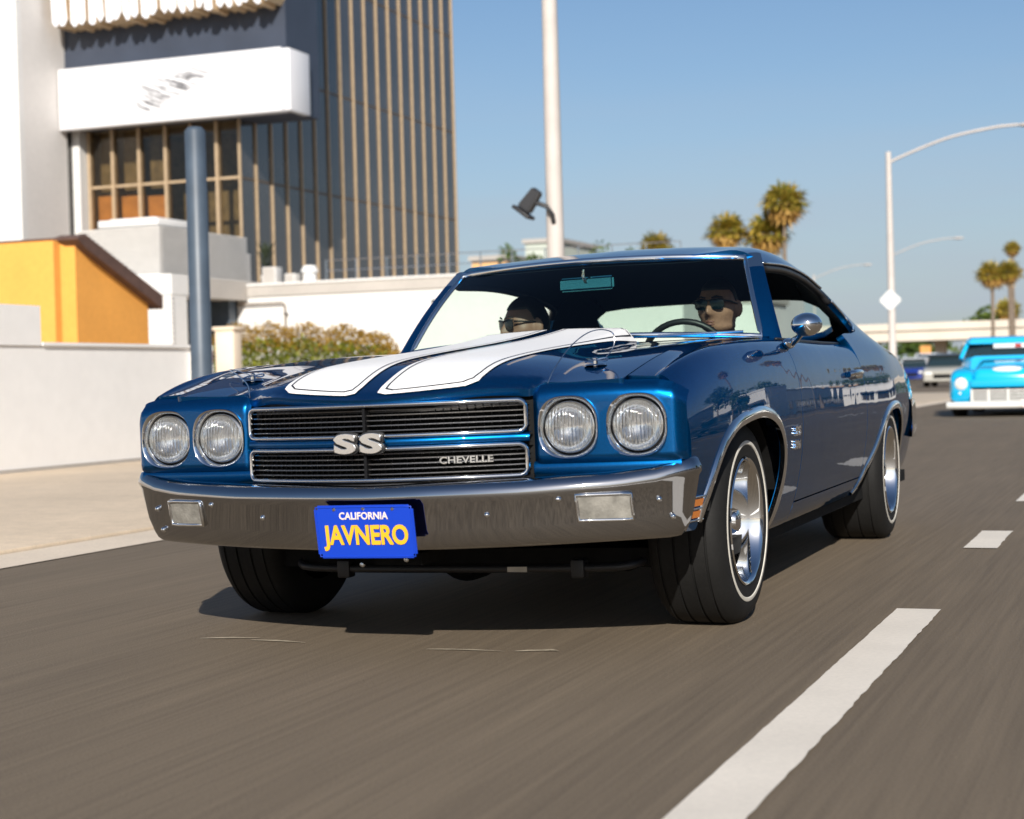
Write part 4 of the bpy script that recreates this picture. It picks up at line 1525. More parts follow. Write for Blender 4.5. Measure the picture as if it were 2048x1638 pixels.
# channel letters cut off by the top of the frame
ls = thing('letter_sign', 'row of large white channel letters with tan returns high on the navy fascia', 'sign')
def prism_xz(bm, P, y0, y1):
    a_ = [bm.verts.new((x, y0, z)) for x, z in P]; b_ = [bm.verts.new((x, y1, z)) for x, z in P]
    f = bm.faces.new(a_); f.material_index = 0
    f = bm.faces.new(b_[::-1]); f.material_index = 1
    n = len(P)
    for k in range(n):
        f = bm.faces.new((a_[k], b_[k], b_[(k+1) % n], a_[(k+1) % n])); f.material_index = 1
xs = np.linspace(-37.7, -29.0, 12)
rl_ = random.Random(21)
for i, x in enumerate(xs):
    zb_ = 14.62+.01*i
    bm = bmesh.new()
    Y0, Y1 = 51.7+rl_.uniform(0, .15), 52.98
    for (o_, w_) in ((0, .30), (.34, .32)):
        d0, d1 = rl_.uniform(0, .28), rl_.uniform(.05, .45)
        lean = rl_.uniform(.0, .16)
        prism_xz(bm, [(x+o_, zb_+d0+.1), (x+o_+w_*.55, zb_+d1*.4), (x+o_+w_, zb_+d1), (x+o_+w_-lean, zb_+2.3), (x+o_-lean, zb_+2.3)], Y0, Y1)
    bm_obj('channel_letter', bm, [M['letter_white'], M['letter_tan']], ls)

# tall pale block at far left
lb = thing('pale_tower', 'tall windowless pale stucco tower at the left edge of the street', 'building')
bpart('front_wall', lb, -54, -38.1, 50.0, 50.3, 0, 25, M['stucco'])
bpart('side_wall', lb, -38.4, -38.1, 50.302, 53.0, 0, 25, M['stucco_grey'])  # greyer stucco puts this side's weaker sun into the colour
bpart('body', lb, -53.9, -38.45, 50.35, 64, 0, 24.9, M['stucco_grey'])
bpart('glass_strip', lb, -38.35, -38.2, 53.02, 53.9, 4, 25, M['pane'])

# low white podium
pd = thing('white_podium', 'long low white block with a grey roof fascia in front of the glass building', 'building')
bpart('wall', pd, -29.0, -12.6, 50.0, 53.8, 0, 3.98, M['stucco'])
bpart('fascia', pd, -29.05, -12.55, 49.93, 53.82, 3.982, 4.36, M['band_grey'])
bpart('coping', pd, -29.1, -12.5, 49.88, 53.84, 4.362, 4.44, M['stucco'])
bpart('deck', pd, -31.0, -20.2, 53.85, 76, 3.6, 4.15, M['band_grey'])
bpart('side_wall', pd, -20.2, -12.6, 53.83, 70, 0, 3.97, M['stucco'])
lwb = thing('low_white_building', 'low white building with a grey eaves band seen through the rear of the blue coupe', 'building')
bpart('wall', lwb, -15.0, -11.2, 56, 59.5, 0, 3.29, M['stucco'])
bpart('eaves_band', lwb, -15.05, -11.1, 55.94, 59.6, 3.292, 3.62, M['band_grey'])
bpart('roof', lwb, -15.1, -11.05, 55.9, 59.65, 3.622, 3.72, M['stucco'])
rl = thing('roof_railing', 'thin metal railing along the roof edge of the white podium', 'railing')
bm = bmesh.new()
for z in (4.80, 5.16):
    add_tube(bm, [(-25.6, 50.3, z), (-12.7, 50.3, z)], .018, 6)
bm_obj('rail', bm, M['chrome_dull'], rl)
for k in range(12):
    copy_box('post', rl, (.04, .04, .76), (-25.6+k*1.17, 50.28, 4.42), M['chrome_dull'])
vt = thing('roof_vent', 'small white vent cap on the podium roof edge', 'vent')
lathe('vent_body', [(4.44, .26), (4.80, .24), (4.82, .32), (4.90, .30), (5.06, .22), (5.08, .01)], M['stucco'], vt, 'Z', 20, (-26.6, 51, 0))
for (x, wd, h) in ((-28.3, .55, .62), (-27.4, .4, .35)):
    cb = thing('roof_cabinet', ('grey' if wd > .5 else 'small')+' equipment cabinet on the podium roof beside the vent', 'cabinet')
    bpart('case', cb, x, x+wd, 50.6, 51.1, 4.44, 4.44+h, M['louver'], .02)
    bpart('door', cb, x+.05, x+wd-.05, 50.575, 50.598, 4.5, 4.40+h, M['band_grey'])

dp = thing('drain_pipe', 'thin brown conduit running down the white podium wall above the hedge', 'pipe')
tube('pipe', [(-28.9, 49.84, 3.72), (-27.1, 49.84, 3.72), (-27.02, 49.84, 3.66), (-27.0, 49.84, 2.2)], .035, M['bark'], dp, 8)
for z in (3.3, 2.6):
    bpart('pipe_clip', dp, -27.06, -26.94, 49.80, 49.94, z, z+.05, M['dark_metal'])
jb = thing('junction_box', 'small dark junction box on the white podium wall near the coupe windshield', 'box')
bpart('case', jb, -21.4, -21.25, 49.86, 49.995, 3.45, 3.60, M['dark_metal'], .01)
pt = thing('potted_plant', 'dark spiky potted plant on the podium roof by the tower corner', 'plant', (-28.5, 51.3, 4.45))
lathe('pot', [(0, .16), (.35, .24), (.36, .20), (.30, .01)], M['louver'], pt, 'Z', 16)
Vp, Fp = [], []
rp = random.Random(8)
for k in range(70):
    a = rp.uniform(0, 6.28); h_ = rp.uniform(.2, 1.5); sp_ = rp.uniform(.15, .42)
    b_ = Vector((math.cos(a)*.05, math.sin(a)*.05, .30+h_*.5)); t_ = b_+Vector((math.cos(a)*sp_, math.sin(a)*sp_, h_*.45)); s_ = Vector((-math.sin(a), math.cos(a), 0))*.035
    i = len(Vp); Vp += [b_-s_*.4, b_.lerp(t_, .5)-s_+Vector((0, 0, .05)), t_, b_.lerp(t_, .5)+s_+Vector((0, 0, .05))]; Fp.append((i, i+1, i+2, i+3))
leaf_dark = leafmat('dark_leaf', (.010, .018, .008), (.035, .05, .02))
mesh_obj('foliage', Vp, Fp, leaf_dark, pt)['kind'] = 'stuff'
# loading block with louvred plant screen, white pier and dark bay
ldk = thing('loading_block', 'white pier and dark service bay under a grey beam left of the hedge', 'building')
bpart('pier', ldk, -29.95, -28.58, 45.0, 45.9, 0, 3.9, M['stucco'])
bpart('beam', ldk, -33.5, -28.56, 44.95, 45.95, 3.902, 4.58, M['stucco'])
bpart('side_beam', ldk, -29.6, -28.55, 45.952, 49.9, 3.86, 4.52, M['band_grey'])
bpart('back_wall', ldk, -32.5, -32.3, 46.0, 49.9, 0, 3.85, M['navy'])
bpart('bay_wall', ldk, -32.3, -29.0, 49.4, 49.88, 0, 3.85, M['pole_blue'])
bpart('pier_base', ldk, -33.4, -29.96, 45.05, 45.6, 0, 3.9, M['stucco_grey'])
bpart('roof_slab', ldk, -33.6, -29.05, 46, 53.9, 4.53, 4.60, M['band_grey'])
for k in range(22):
    copy_box('rib', ldk, (.06, .10, .08), (-28.60, 44.92, .3+k*.165), M['louver'])
sc_ = thing('louvre_screen', 'light grey louvred screen around the rooftop plant above the service bay', 'screen')
bpart('back', sc_, -32.9, -29.75, 46.1, 52.0, 4.62, 6.30, M['dark_metal'])
for k in range(14):
    z = 4.66+k*.118
    inset = max(0, (6-k)*.16)
    bpart('slat', sc_, -33.0+inset*1.2, -29.62, 45.98, 46.10, z, z+.085, M['louver'])
    if k < 11 or True:
        bpart('slat', sc_, -29.74, -29.60, 46.102, 52.1-(.0 if k < 9 else .25), z, z+.078, M['louver'])
ac = thing('rooftop_unit', 'white rooftop unit lying on top of the louvred screen', 'air conditioner')
bpart('casing', ac, -32.2, -29.8, 46.2, 49.2, 6.33, 6.60, M['stucco'], .04)
bpart('lid', ac, -31.9, -30.1, 46.5, 48.9, 6.602, 6.66, M['stucco'], .01)

# yellow building with a sloping brown eave
yb = thing('yellow_building', 'ochre yellow building with a sloping brown roof edge behind the white wall', 'building')
prof = [(29.6, 0), (29.6, 4.32), (30.0, 4.36), (33.0, 3.10), (33.0, 0)]
bm = bmesh.new()
A = [bm.verts.new((-32, y_, z)) for y_, z in prof]; B = [bm.verts.new((-21.85, y_, z)) for y_, z in prof]
for k in range(5): bm.faces.new((A[k], A[(k+1) % 5], B[(k+1) % 5], B[k]))
bm.faces.new(A); bm.faces.new(B)
bmesh.ops.bevel(bm, geom=[e for e in bm.edges if all(abs(v.co.x+21.85) < .01 and abs(v.co.y-29.6) < .01 for v in e.verts)], offset=.35, segments=5, affect='EDGES')
bm_obj('wall', bm, M['yellow_wall'], yb, True, 30)
bm = bmesh.new()
A = [(29.72, 4.37), (30.05, 4.46), (33.3, 3.15), (33.3, 2.80), (30.05, 4.13), (29.72, 4.325)]
f1 = [bm.verts.new((-21.60, y_, z)) for y_, z in A]; f2 = [bm.verts.new((-22.3, y_, z+.012)) for y_, z in A]
for k in range(6): bm.faces.new((f1[k], f1[(k+1) % 6], f2[(k+1) % 6], f2[k]))
bm.faces.new((f1[0], f1[1], f1[4], f1[5])); bm.faces.new((f1[1], f1[2], f1[3], f1[4]))
bm.faces.new((f2[0], f2[1], f2[4], f2[5])); bm.faces.new((f2[1], f2[2], f2[3], f2[4]))
bm_obj('roof_edge', bm, M['brown'], yb)
mesh_obj('roof', [(-32.2, 30.0, 4.385), (-22.3, 30.0, 4.385), (-22.3, 33.3, 3.02), (-32.2, 33.3, 3.02), (-32.2, 30.0, 4.42), (-22.3, 30.0, 4.42), (-22.3, 33.3, 3.06), (-32.2, 33.3, 3.06)], [(0, 1, 5, 4), (4, 5, 6, 7), (2, 3, 7, 6), (0, 3, 2, 1), (0, 4, 7, 3), (1, 2, 6, 5)], M['brown'], yb)

# white street wall
wl = thing('street_wall', 'low white stucco wall along the sidewalk left of the blue coupe', 'wall')
bpart('wall', wl, -8.55, -8.2, -30, 12.45, 0, 1.24, M['stucco_bright'])
bpart('coping', wl, -8.58, -8.17, 9.72, 12.47, 1.242, 1.275, M['stucco_bright'])
bpart('end_pier', wl, -8.66, -8.12, 12.472, 12.85, 0, 1.27, M['stucco_bright'])
bpart('raised_pier', wl, -8.60, -8.18, -30, 9.70, 1.242, 1.63, M['stucco_bright'])
bpart('base', wl, -8.2, -8.185, -30, 12.45, .026, .06, M['band_grey'])
mk2 = thing('wall_reflector', 'small red reflector plate on the end of the white street wall', 'reflector')
bpart('plate', mk2, -8.50, -8.25, 12.46, 12.469, 1.10, 1.20, M['red']) if False else bpart('plate', mk2, -8.11, -8.10, 12.50, 12.80, 1.08, 1.20, M['red'])
bpart('backing', mk2, -8.119, -8.112, 12.48, 12.82, 1.06, 1.22, M['stucco'])

# ------------------------------------------------------------------ poles and lamps
bp_ = thing('blue_grey_post', 'thick blue grey steel post standing at the end of the white wall', 'post', (-7.2, 11.05, .025))
lathe('post_shaft', [(0, .115), (3.40, .105), (3.44, .07), (3.45, .001)], M['pole_blue'], bp_, 'Z', 20)
lathe('base_flange', [(0, .20), (.03, .20), (.035, .118)], M['pole_blue'], bp_, 'Z', 20)
cp = thing('concrete_pillar', 'weathered beige concrete pillar at the left end of the hedge', 'pillar', (-19.0, 32, 0))
bpart('shaft', cp, -.25, .25, -.2, .2, 0, 2.15, M['gutter'], .02)
bpart('cap', cp, -.30, .30, -.25, .25, 2.152, 2.24, M['gutter'], .02)
lp = thing('light_pole', 'pale tall light pole with a black floodlight behind the coupe roof', 'light pole', (-6.0, 18.75, .025))
lathe('shaft', [(0, .135), (9.5, .095)], M['pole_pale'], lp, 'Z', 20)
lathe('base', [(0, .24), (.25, .24), (.30, .14)], M['pole_pale'], lp, 'Z', 20)
fl = thing('floodlight', 'black floodlight on a bracket clamped to the pale light pole', 'floodlight', (-6.0, 18.75, 0))
tube('bracket', [(.02, -.10, 2.98), (.02, -.16, 3.10), (-.06, -.18, 3.22), (-.16, -.2, 3.26), (-.24, -.2, 3.27)], .035, M['dark_metal'], fl, 8)
bm = bmesh.new()
add_box(bm, -.17, .17, -.10, .10, -.10, .10)
for v in bm.verts:
    if v.co.x > 0: v.co.z *= .75; v.co.y *= .8
bmesh.ops.bevel(bm, geom=list(bm.edges), offset=.02, segments=2, affect='EDGES')
hb = bm_obj('housing', bm, M['dark_metal'], fl, True, 50)
hb.matrix_basis = Matrix.Translation((-.28, -.20, 3.32)) @ Matrix.Rotation(R_(-52), 4, 'Y')
hb2 = box('hood', -.025, .025, -.14, .14, -.15, .15, M['dark_metal'], fl, .01)
hb2.matrix_basis = Matrix.Translation((-.40, -.20, 3.15)) @ Matrix.Rotation(R_(-52), 4, 'Y')

def street_lamp(name_label, x, y_, h, reach, rz, rad=.09):
    t = thing('street_lamp', name_label, 'street lamp', (x, y_, 0), rz, 'street lamps along the road')
    lathe('pole', [(0, rad*1.7), (.4, rad*1.6), (.45, rad*1.2), (h*.6, rad), (h, rad*.8)], M['pole_pale'], t, 'Z', 14)
    P = catmull([(0, 0, h-.45), (.35, 0, h-.25), (reach*.45, 0, h+.35), (reach*.8, 0, h+.62), (reach, 0, h+.66)], 6)
    tube('arm', P, rad*.42, M['pole_pale'], t, 8)
    bm = bmesh.new()
    bmesh.ops.create_uvsphere(bm, u_segments=16, v_segments=8, radius=1, matrix=Matrix.Translation((reach+.38, 0, h+.64)) @ Matrix.Diagonal((.42, .16, .09, 1)))
    bm_obj('lamp_head', bm, M['pole_pale'], t, True)
    return t
street_lamp('nearest pale street lamp with a long curved arm behind the coupe', -7.55, 61, 8.9, 4.7, 0, .125)
street_lamp('second street lamp, its oval head right of the near lamp pole', -16.9, 125, 9.6, 4.4, 0, .10)
street_lamp('farthest faint street lamp left of the near lamp pole', -27.5, 150, 9.5, 4.4, 0, .09)
ds = thing('diamond_sign', 'blank pale diamond sign on the near street lamp pole', 'sign', (-7.57, 60.85, 3.39))
bm = bmesh.new()
add_box(bm, -.30, .30, -.012, .012, -.30, .30)
bmesh.ops.bevel(bm, geom=[e for e in bm.edges if abs(e.verts[0].co.y-e.verts[1].co.y) > .01], offset=.05, segments=3, affect='EDGES')
o = bm_obj('sign_plate', bm, M['stucco'], ds)
o.rotation_euler = (0, R_(45), 0)
bpart('clamp', ds, -.05, .05, .013, .03, -.05, .05, M['chrome_dull'])

# ------------------------------------------------------------------ overpass
ov = thing('overpass', 'pale concrete road overpass crossing the street far behind the cars', 'bridge')
bpart('girder', ov, -140, 90, 249, 262, 4.9, 6.55, M['concrete'])
bpart('parapet', ov, -140, 90, 248.7, 249.1, 6.552, 7.45, M['concrete'])
bpart('lip', ov, -140, 90, 248.6, 249.2, 6.40, 6.55, M['concrete'])
bpart('abutment', ov, -70, -39.0, 249.5, 262, 0, 4.89, M['concrete'])
for x in (-30, 16, 40):
    bpart('column', ov, x, x+1.6, 254, 256, 0, 4.89, M['concrete'])

# ------------------------------------------------------------------ vegetation
def leaf_cloud(n, sampler, size, seed, aspect=.5):
    """n little two-triangle leaves at sampled points"""
    rg = np.random.default_rng(seed)
    P = sampler(rg, n)
    d = rg.normal(size=(n, 3)); d /= np.linalg.norm(d, axis=1)[:, None]
    e = rg.normal(size=(n, 3)); e -= d*(e*d).sum(1)[:, None]; e /= np.linalg.norm(e, axis=1)[:, None]
    s = size*rg.uniform(.6, 1.4, (n, 1))
    V = np.stack([P-d*s, P+e*s*aspect, P+d*s, P-e*s*aspect], 1).reshape(-1, 3)
    F = [(4*i, 4*i+1, 4*i+2, 4*i+3) for i in range(n)]
    return V, F
def leaf_obj(name, V, F, m_, parent):
    o = mesh_obj(name, V, F, m_, parent)
    o['kind'] = 'stuff'
    return o
hg = thing('hedge', 'rust and green hedge growing in front of the white podium', 'hedge')
def hedge_top(x):
    return np.interp(x, [-24.6, -24.0, -23, -21.6, -20.6, -19.4, -18.4, -17.8], [1.9, 2.35, 2.50, 2.42, 2.36, 2.28, 1.95, 1.2])
def hedge_s(lo, hi):
    def f(rg, n):
        x = rg.uniform(-24.6, -17.8, n)
        t = rg.uniform(0, 1, n)**.75
        z = hedge_top(x)*(lo+(hi-lo)*t)+rg.normal(0, .05, n)+.10*np.sin(x*5.3)*t
        y_ = 40+rg.uniform(-1, 1, n)*np.sqrt(np.clip(1.05-(z/hedge_top(x))**2, .05, 1))*.95
        return np.stack([x, y_, z], 1)
    return f
V, F = leaf_cloud(13000, hedge_s(.05, .86), .062, 1); leaf_obj('green_foliage', V, F, M['hedge_green'], hg)
V, F = leaf_cloud(6500, hedge_s(.72, 1.04), .048, 2); leaf_obj('rust_foliage', V, F, M['hedge_rust'], hg)
bm = bmesh.new()
for k in range(40):
    x = -24.3+k*.162
    add_tube(bm, [(x, 40, 0), (x+.1, 40.1, .8), (x+.15*math.sin(k), 39.9, 1.7)], [.03, .02, .008], 5)
o = bm_obj('stems', bm, M['bark'], hg)

def fan_leaf(V, F, org, direc, up, L, W, droop, nseg=7):
    """one palm leaf: stalk end and a spread of pointed blades"""
    s = direc.cross(up).normalized()
    base = len(V)
    V.append(org+direc*L*.35)
    for k in range(nseg):
        a = (k/(nseg-1)-.5)*math.pi*1.15
        d = (direc*math.cos(a)+s*math.sin(a)*W)
        tip = org+direc*L*.35+d*L*.65+Vector((0, 0, -droop*L*(.4+.6*abs(math.sin(a)))))
        d2 = (direc*math.cos(a+.13)+s*math.sin(a+.13)*W)
        mid = org+direc*L*.35+d2*L*.42+Vector((0, 0, -droop*L*.22))
        d3 = (direc*math.cos(a-.13)+s*math.sin(a-.13)*W)
        mid2 = org+direc*L*.35+d3*L*.42+Vector((0, 0, -droop*L*.22))
        i = len(V)
        V += [mid, tip, mid2]
        F.append((base, i, i+1, i+2))
    i = len(V)
    V += [org+s*.03, org-s*.03]
    F.append((i, i+1, base))
def palm_parts(seed, r):
    rnd = random.Random(seed)
    V, F = [], []
    for k in range(64):
        z = rnd.uniform(-.25, 1.0)
        a = rnd.uniform(0, 2*math.pi)
        d = Vector((math.cos(a)*math.sqrt(max(0, 1-z*z)), math.sin(a)*math.sqrt(max(0, 1-z*z)), z)).normalized()
        up = Vector((0, 0, 1)) if abs(d.z) < .95 else Vector((1, 0, 0))
        fan_leaf(V, F, d*.1, d, up, r*rnd.uniform(.8, 1.1), 1.0, .25)
    V2, F2 = [], []
    for k in range(60):
        z = rnd.uniform(-1.0, -.1)
        a = rnd.uniform(0, 2*math.pi)
        d = Vector((math.cos(a)*math.sqrt(max(0, 1-z*z)), math.sin(a)*math.sqrt(max(0, 1-z*z)), z)).normalized()
        fan_leaf(V2, F2, Vector((0, 0, -.5*rnd.random()*r)), d, Vector((0, 0, 1)), r*rnd.uniform(.7, 1.0), .9, .45)
    a_ = bpy.data.meshes.new('crown'); a_.from_pydata([tuple(v) for v in V], [], F); a_.materials.append(M['palm_leaf'])
    b_ = bpy.data.meshes.new('dry_skirt'); b_.from_pydata([tuple(v) for v in V2], [], F2); b_.materials.append(M['palm_dry'])
    return a_, b_
PALM = palm_parts(4, 1.0)
TR = None
def palm(x, y_, h, r, label, rz=0.0):
    """h: height of the crown's middle"""
    t = thing('palm_tree', label, 'palm tree', (x, y_, 0), rz, 'fan palms')
    tube('trunk', [(.1, 0, 0), (.05, .02, h*.4), (0, 0, h)], [.26, .19, .16], M['bark'], t, 8)
    c = link(bpy.data.objects.new('crown', PALM[0]), t); c.location = (0, 0, h); c.scale = (r*1.22, r*1.22, r*1.15)
    s = link(bpy.data.objects.new('dry_skirt', PALM[1]), t); s.location = (0, 0, h+.22*r); s.scale = (r*1.08, r*1.08, r*.85)
    return t
palm(-33.0, 140, 12.8, 1.75, 'round palm just left of the taller pair above the coupe roof')
palm(-28.0, 140, 14.8, 2.0, 'tallest palm of the pair above the coupe roof', 1)
palm(-29.7, 141, 12.4, 2.0, 'lower shaggier palm of the pair above the coupe roof', 2)
palm(-13.9, 170, 9.7, 1.55, 'large palm above the overpass near the right edge', 3)
palm(-12.4, 171, 9.9, 1.3, 'palm crowded against the large palm above the overpass', 5)
palm(-14.4, 200, 14.1, 1.0, 'small high palm at the right edge of the sky', 4)
palm(-21.0, 270, 9.2, 2.1, 'low palm peeping over the overpass left of the right edge', 1.5)
palm(-15.6, 272, 9.6, 2.1, 'low palm peeping over the overpass at the right edge', 2.5)
palm(-36.4, 130, 11.0, 1.4, 'palm top just showing over the middle of the coupe roof', .7)

def blob(cx, cy, cz, rx, ry, rz, lumps, seed):
    rr = np.random.default_rng(seed)
    C = rr.normal(size=(lumps, 3)); C /= np.linalg.norm(C, axis=1)[:, None]
    C *= rr.uniform(.35, .8, (lumps, 1))
    def f(rg, n):
        k = rg.integers(0, lumps, n)
        d = rg.normal(size=(n, 3)); d /= np.linalg.norm(d, axis=1)[:, None]
        p = C[k]+d*.36*rg.uniform(.6, 1.05, (n, 1))
        return p*[rx, ry, rz]+[cx, cy, cz]
    return f
def tree(x, y_, h, r, n, size, label, seed, group=None, m_='leaf'):
    t = thing('broadleaf_tree', label, 'tree', (x, y_, 0), 0, group)
    tube('trunk', catmull([(0, 0, 0), (.06, 0, h*.3), (-.05, .05, h*.62), (0, 0, h*.8)], 4), .14, M['bark'], t, 8)
    bm = bmesh.new()
    for k in range(5):
        a = 1.26*k+seed
        add_tube(bm, [(0, 0, h*.42+.1*k), (math.cos(a)*r*.35, math.sin(a)*r*.35, h*.62), (math.cos(a)*r*.7, math.sin(a)*r*.7, h*.75)], [.08, .05, .02], 6)
    bm_obj('limbs', bm, M['bark'], t)
    V, F = leaf_cloud(n, blob(0, 0, h*.70, r, r, h*.33, 16, seed), size, seed)
    leaf_obj('crown', V, F, M[m_], t)
    return t
tree(-37.0, 120, 10.9, 2.3, 1500, .22, 'bright green tree peeping over the middle of the coupe roof', 21)
tree(-40.9, 110, 10.2, 2.2, 1500, .22, 'yellow green tree beside the orange building over the coupe roof', 22)
for i, (x, y_, h, r, lb_) in enumerate(((-36, 290, 8, 5, 'dark tree under the overpass left of the white building'), (-24, 300, 7, 5, 'dark tree under the overpass behind the far cars'),
                                     (-6, 300, 7.5, 5, 'dark tree under the overpass behind the turquoise pickup'), (-25, 282, 10.2, 4, 'tree crown just over the overpass near the right edge'), (-62, 262, 9, 6, 'dark tree hidden behind the coupe tail beyond the overpass'))):
    tree(x, y_, h, r, 900, .5, lb_, 31+i)
# far skyline
def block(label, x0, x1, y0, y1, h, m_, nwin=0, seed=0):
    t = thing('distant_building', label, 'building')
    bpart('wall', t, x0, x1, y0, y1, 0, h, m_)
    bpart('roof', t, x0-.2, x1+.2, y0-.2, y1+.2, h+.002, h+.35, M['band_grey'])
    if nwin:
        wd = (x1-x0)/(nwin*1.6)
        rows = max(1, int(h//3.2))
        for r in range(rows):
            for i in range(nwin):
                xx = x0+(i+.5)*(x1-x0)/nwin-wd/2
                copy_box('window', t, (round(wd, 3), .06, 1.4), (xx, y0-.05, 1.0+r*3.1), M['pane'])
    return t
M['orange_wall'] = mat('pale_orange_stucco', (0.72, 0.42, 0.18), 0.85, noise=(.3, .08))
M['sage'] = mat('pale_sage_stucco', (0.50, 0.54, 0.47), 0.85, noise=(.3, .08))
block('pale orange building left of the light pole above the coupe roof', -44.2, -41.4, 110, 120, 9.3, M['orange_wall'], 2)
block('pale sage building behind the light pole above the coupe roof', -47.5, -44.6, 130, 140, 12.0, M['sage'], 3)
block('white shop seen under the overpass between the far cars', -34, -22, 330, 340, 5.5, M['stucco'], 5)
block('cream shop seen under the overpass behind the turquoise pickup', -20, -2, 335, 345, 5.0, M['stucco_grey'], 6)
V, F = leaf_cloud(9000, lambda rg, n: np.stack([rg.uniform(-260, 60, n), rg.uniform(380, 400, n), rg.uniform(0, 1, n)**.7*(7+2.5*np.sin(rg.uniform(-260, 60, n)))], 1), .8, 5)
leaf_obj('distant_trees', V, F, M['leaf'], None)
for (lb_, x, y_, m_, wd, h) in (('yellow shop sign under the overpass', -17.6, 200, 'plate_yellow', 1.3, .9), ('orange sign under the overpass above the far white car', -24.3, 200, 'orange_panel', 1.2, .9), ('turquoise awning sign under the overpass beside the pickup', -16.0, 205, 'mirror_teal', 2.2, .8)):
    t = thing('shop_sign', lb_, 'sign', (x, y_, 0))
    z = 2.6 if 'awning' not in lb_ else 1.9
    bpart('panel', t, -wd/2, wd/2, -.1, .1, z, z+h, M[m_] if m_ != 'mirror_teal' else M['sage'])
    lathe('post', [(0, .09), (z, .09)], M['pole_pale'], t, 'Z', 8)
# across the street: what the coupe's flank mirrors
rg_ = random.Random(9)
for i, (x0, y0_, y1_, h, m_) in enumerate(((24, -30, 6, 6.0, 'stucco'), (25, 9, 26, 5.0, 'stucco_grey'), (23, 31, 52, 4.6, 'stucco'), (26, 66, 96, 6.5, 'sage'), (24, 104, 150, 5.5, 'stucco'), (26, 160, 230, 7, 'orange_wall'))):
    t = thing('shop_building', ['white shop across the street nearest the camera', 'pale grey shop across the street', 'long white shop across the street beside the corner', 'sage building across the street beyond the corner', 'white store across the street far down the road', 'orange store across the street near the overpass'][i], 'building')
    bpart('wall', t, x0, x0+12, y0_, y1_, 0, h, M[m_])
    bpart('parapet', t, x0-.15, x0+12.1, y0_-.1, y1_+.1, h+.002, h+.5, M['band_grey'])
    yy = y0_+1
    while yy < y1_-2.5:
        copy_box('window', t, (.05, 2.0, 1.9), (x0-.04, yy, .8), M['pane'])
        yy += 3.1
for (lb_, x0, x1, y0_, h) in (('unseen white corner block added across the side street for the coupe to mirror', 15.5, 40, 62.5, 4.6), ('unseen long white wall added past the corner for the coupe to mirror', 9.5, 20, 118, 4.2), ('unseen tall white block added before the overpass for the coupe to mirror', 22, 60, 190, 9.0)):
    t = thing('reflection_block', lb_, 'building')  # unseen sunlit white walls added to brighten the flank's reflections
    bpart('wall', t, x0, x1, y0_, y0_+9, 0, h, M['stucco_bright'])
    bpart('awning', t, x0+.5, x1-.5, y0_-1.2, y0_-.02, h*.55, h*.62, M['navy'])
    bpart('parapet', t, x0-.1, x1+.1, y0_-.12, y0_+9.1, h+.002, h+.4, M['stucco'])
    for k in range(int((x1-x0)/3.2)):
        copy_box('window', t, (2.2, .05, round(h*.40, 2)), (x0+.9+k*3.2, y0_-.045, .5), M['pane'])
for i, (x, y_, h, r) in enumerate(((16.2, 9, 6.5, 2.6), (16.5, 21, 5.6, 2.2), (16.0, 38, 6.8, 2.8), (16.6, 50, 5.2, 2.2), (20, 78, 8, 3.5), (17, 120, 8, 4))):
    tree(x, y_, h, r, 1500, .2, ['tree across the street nearest the camera', 'second tree across the street', 'third tree across the street', 'tree across the street at the corner', 'tree across the street past the corner', 'tree across the street far down the road'][i], 50+i)
for i, (x, y_, h) in enumerate(((21, 60, 13), (18, 95, 15), (19, 140, 12))):
    palm(x, y_, h, 1.7, ['palm across the street at the corner', 'palm across the street past the corner', 'palm across the street far down the road'][i], i)
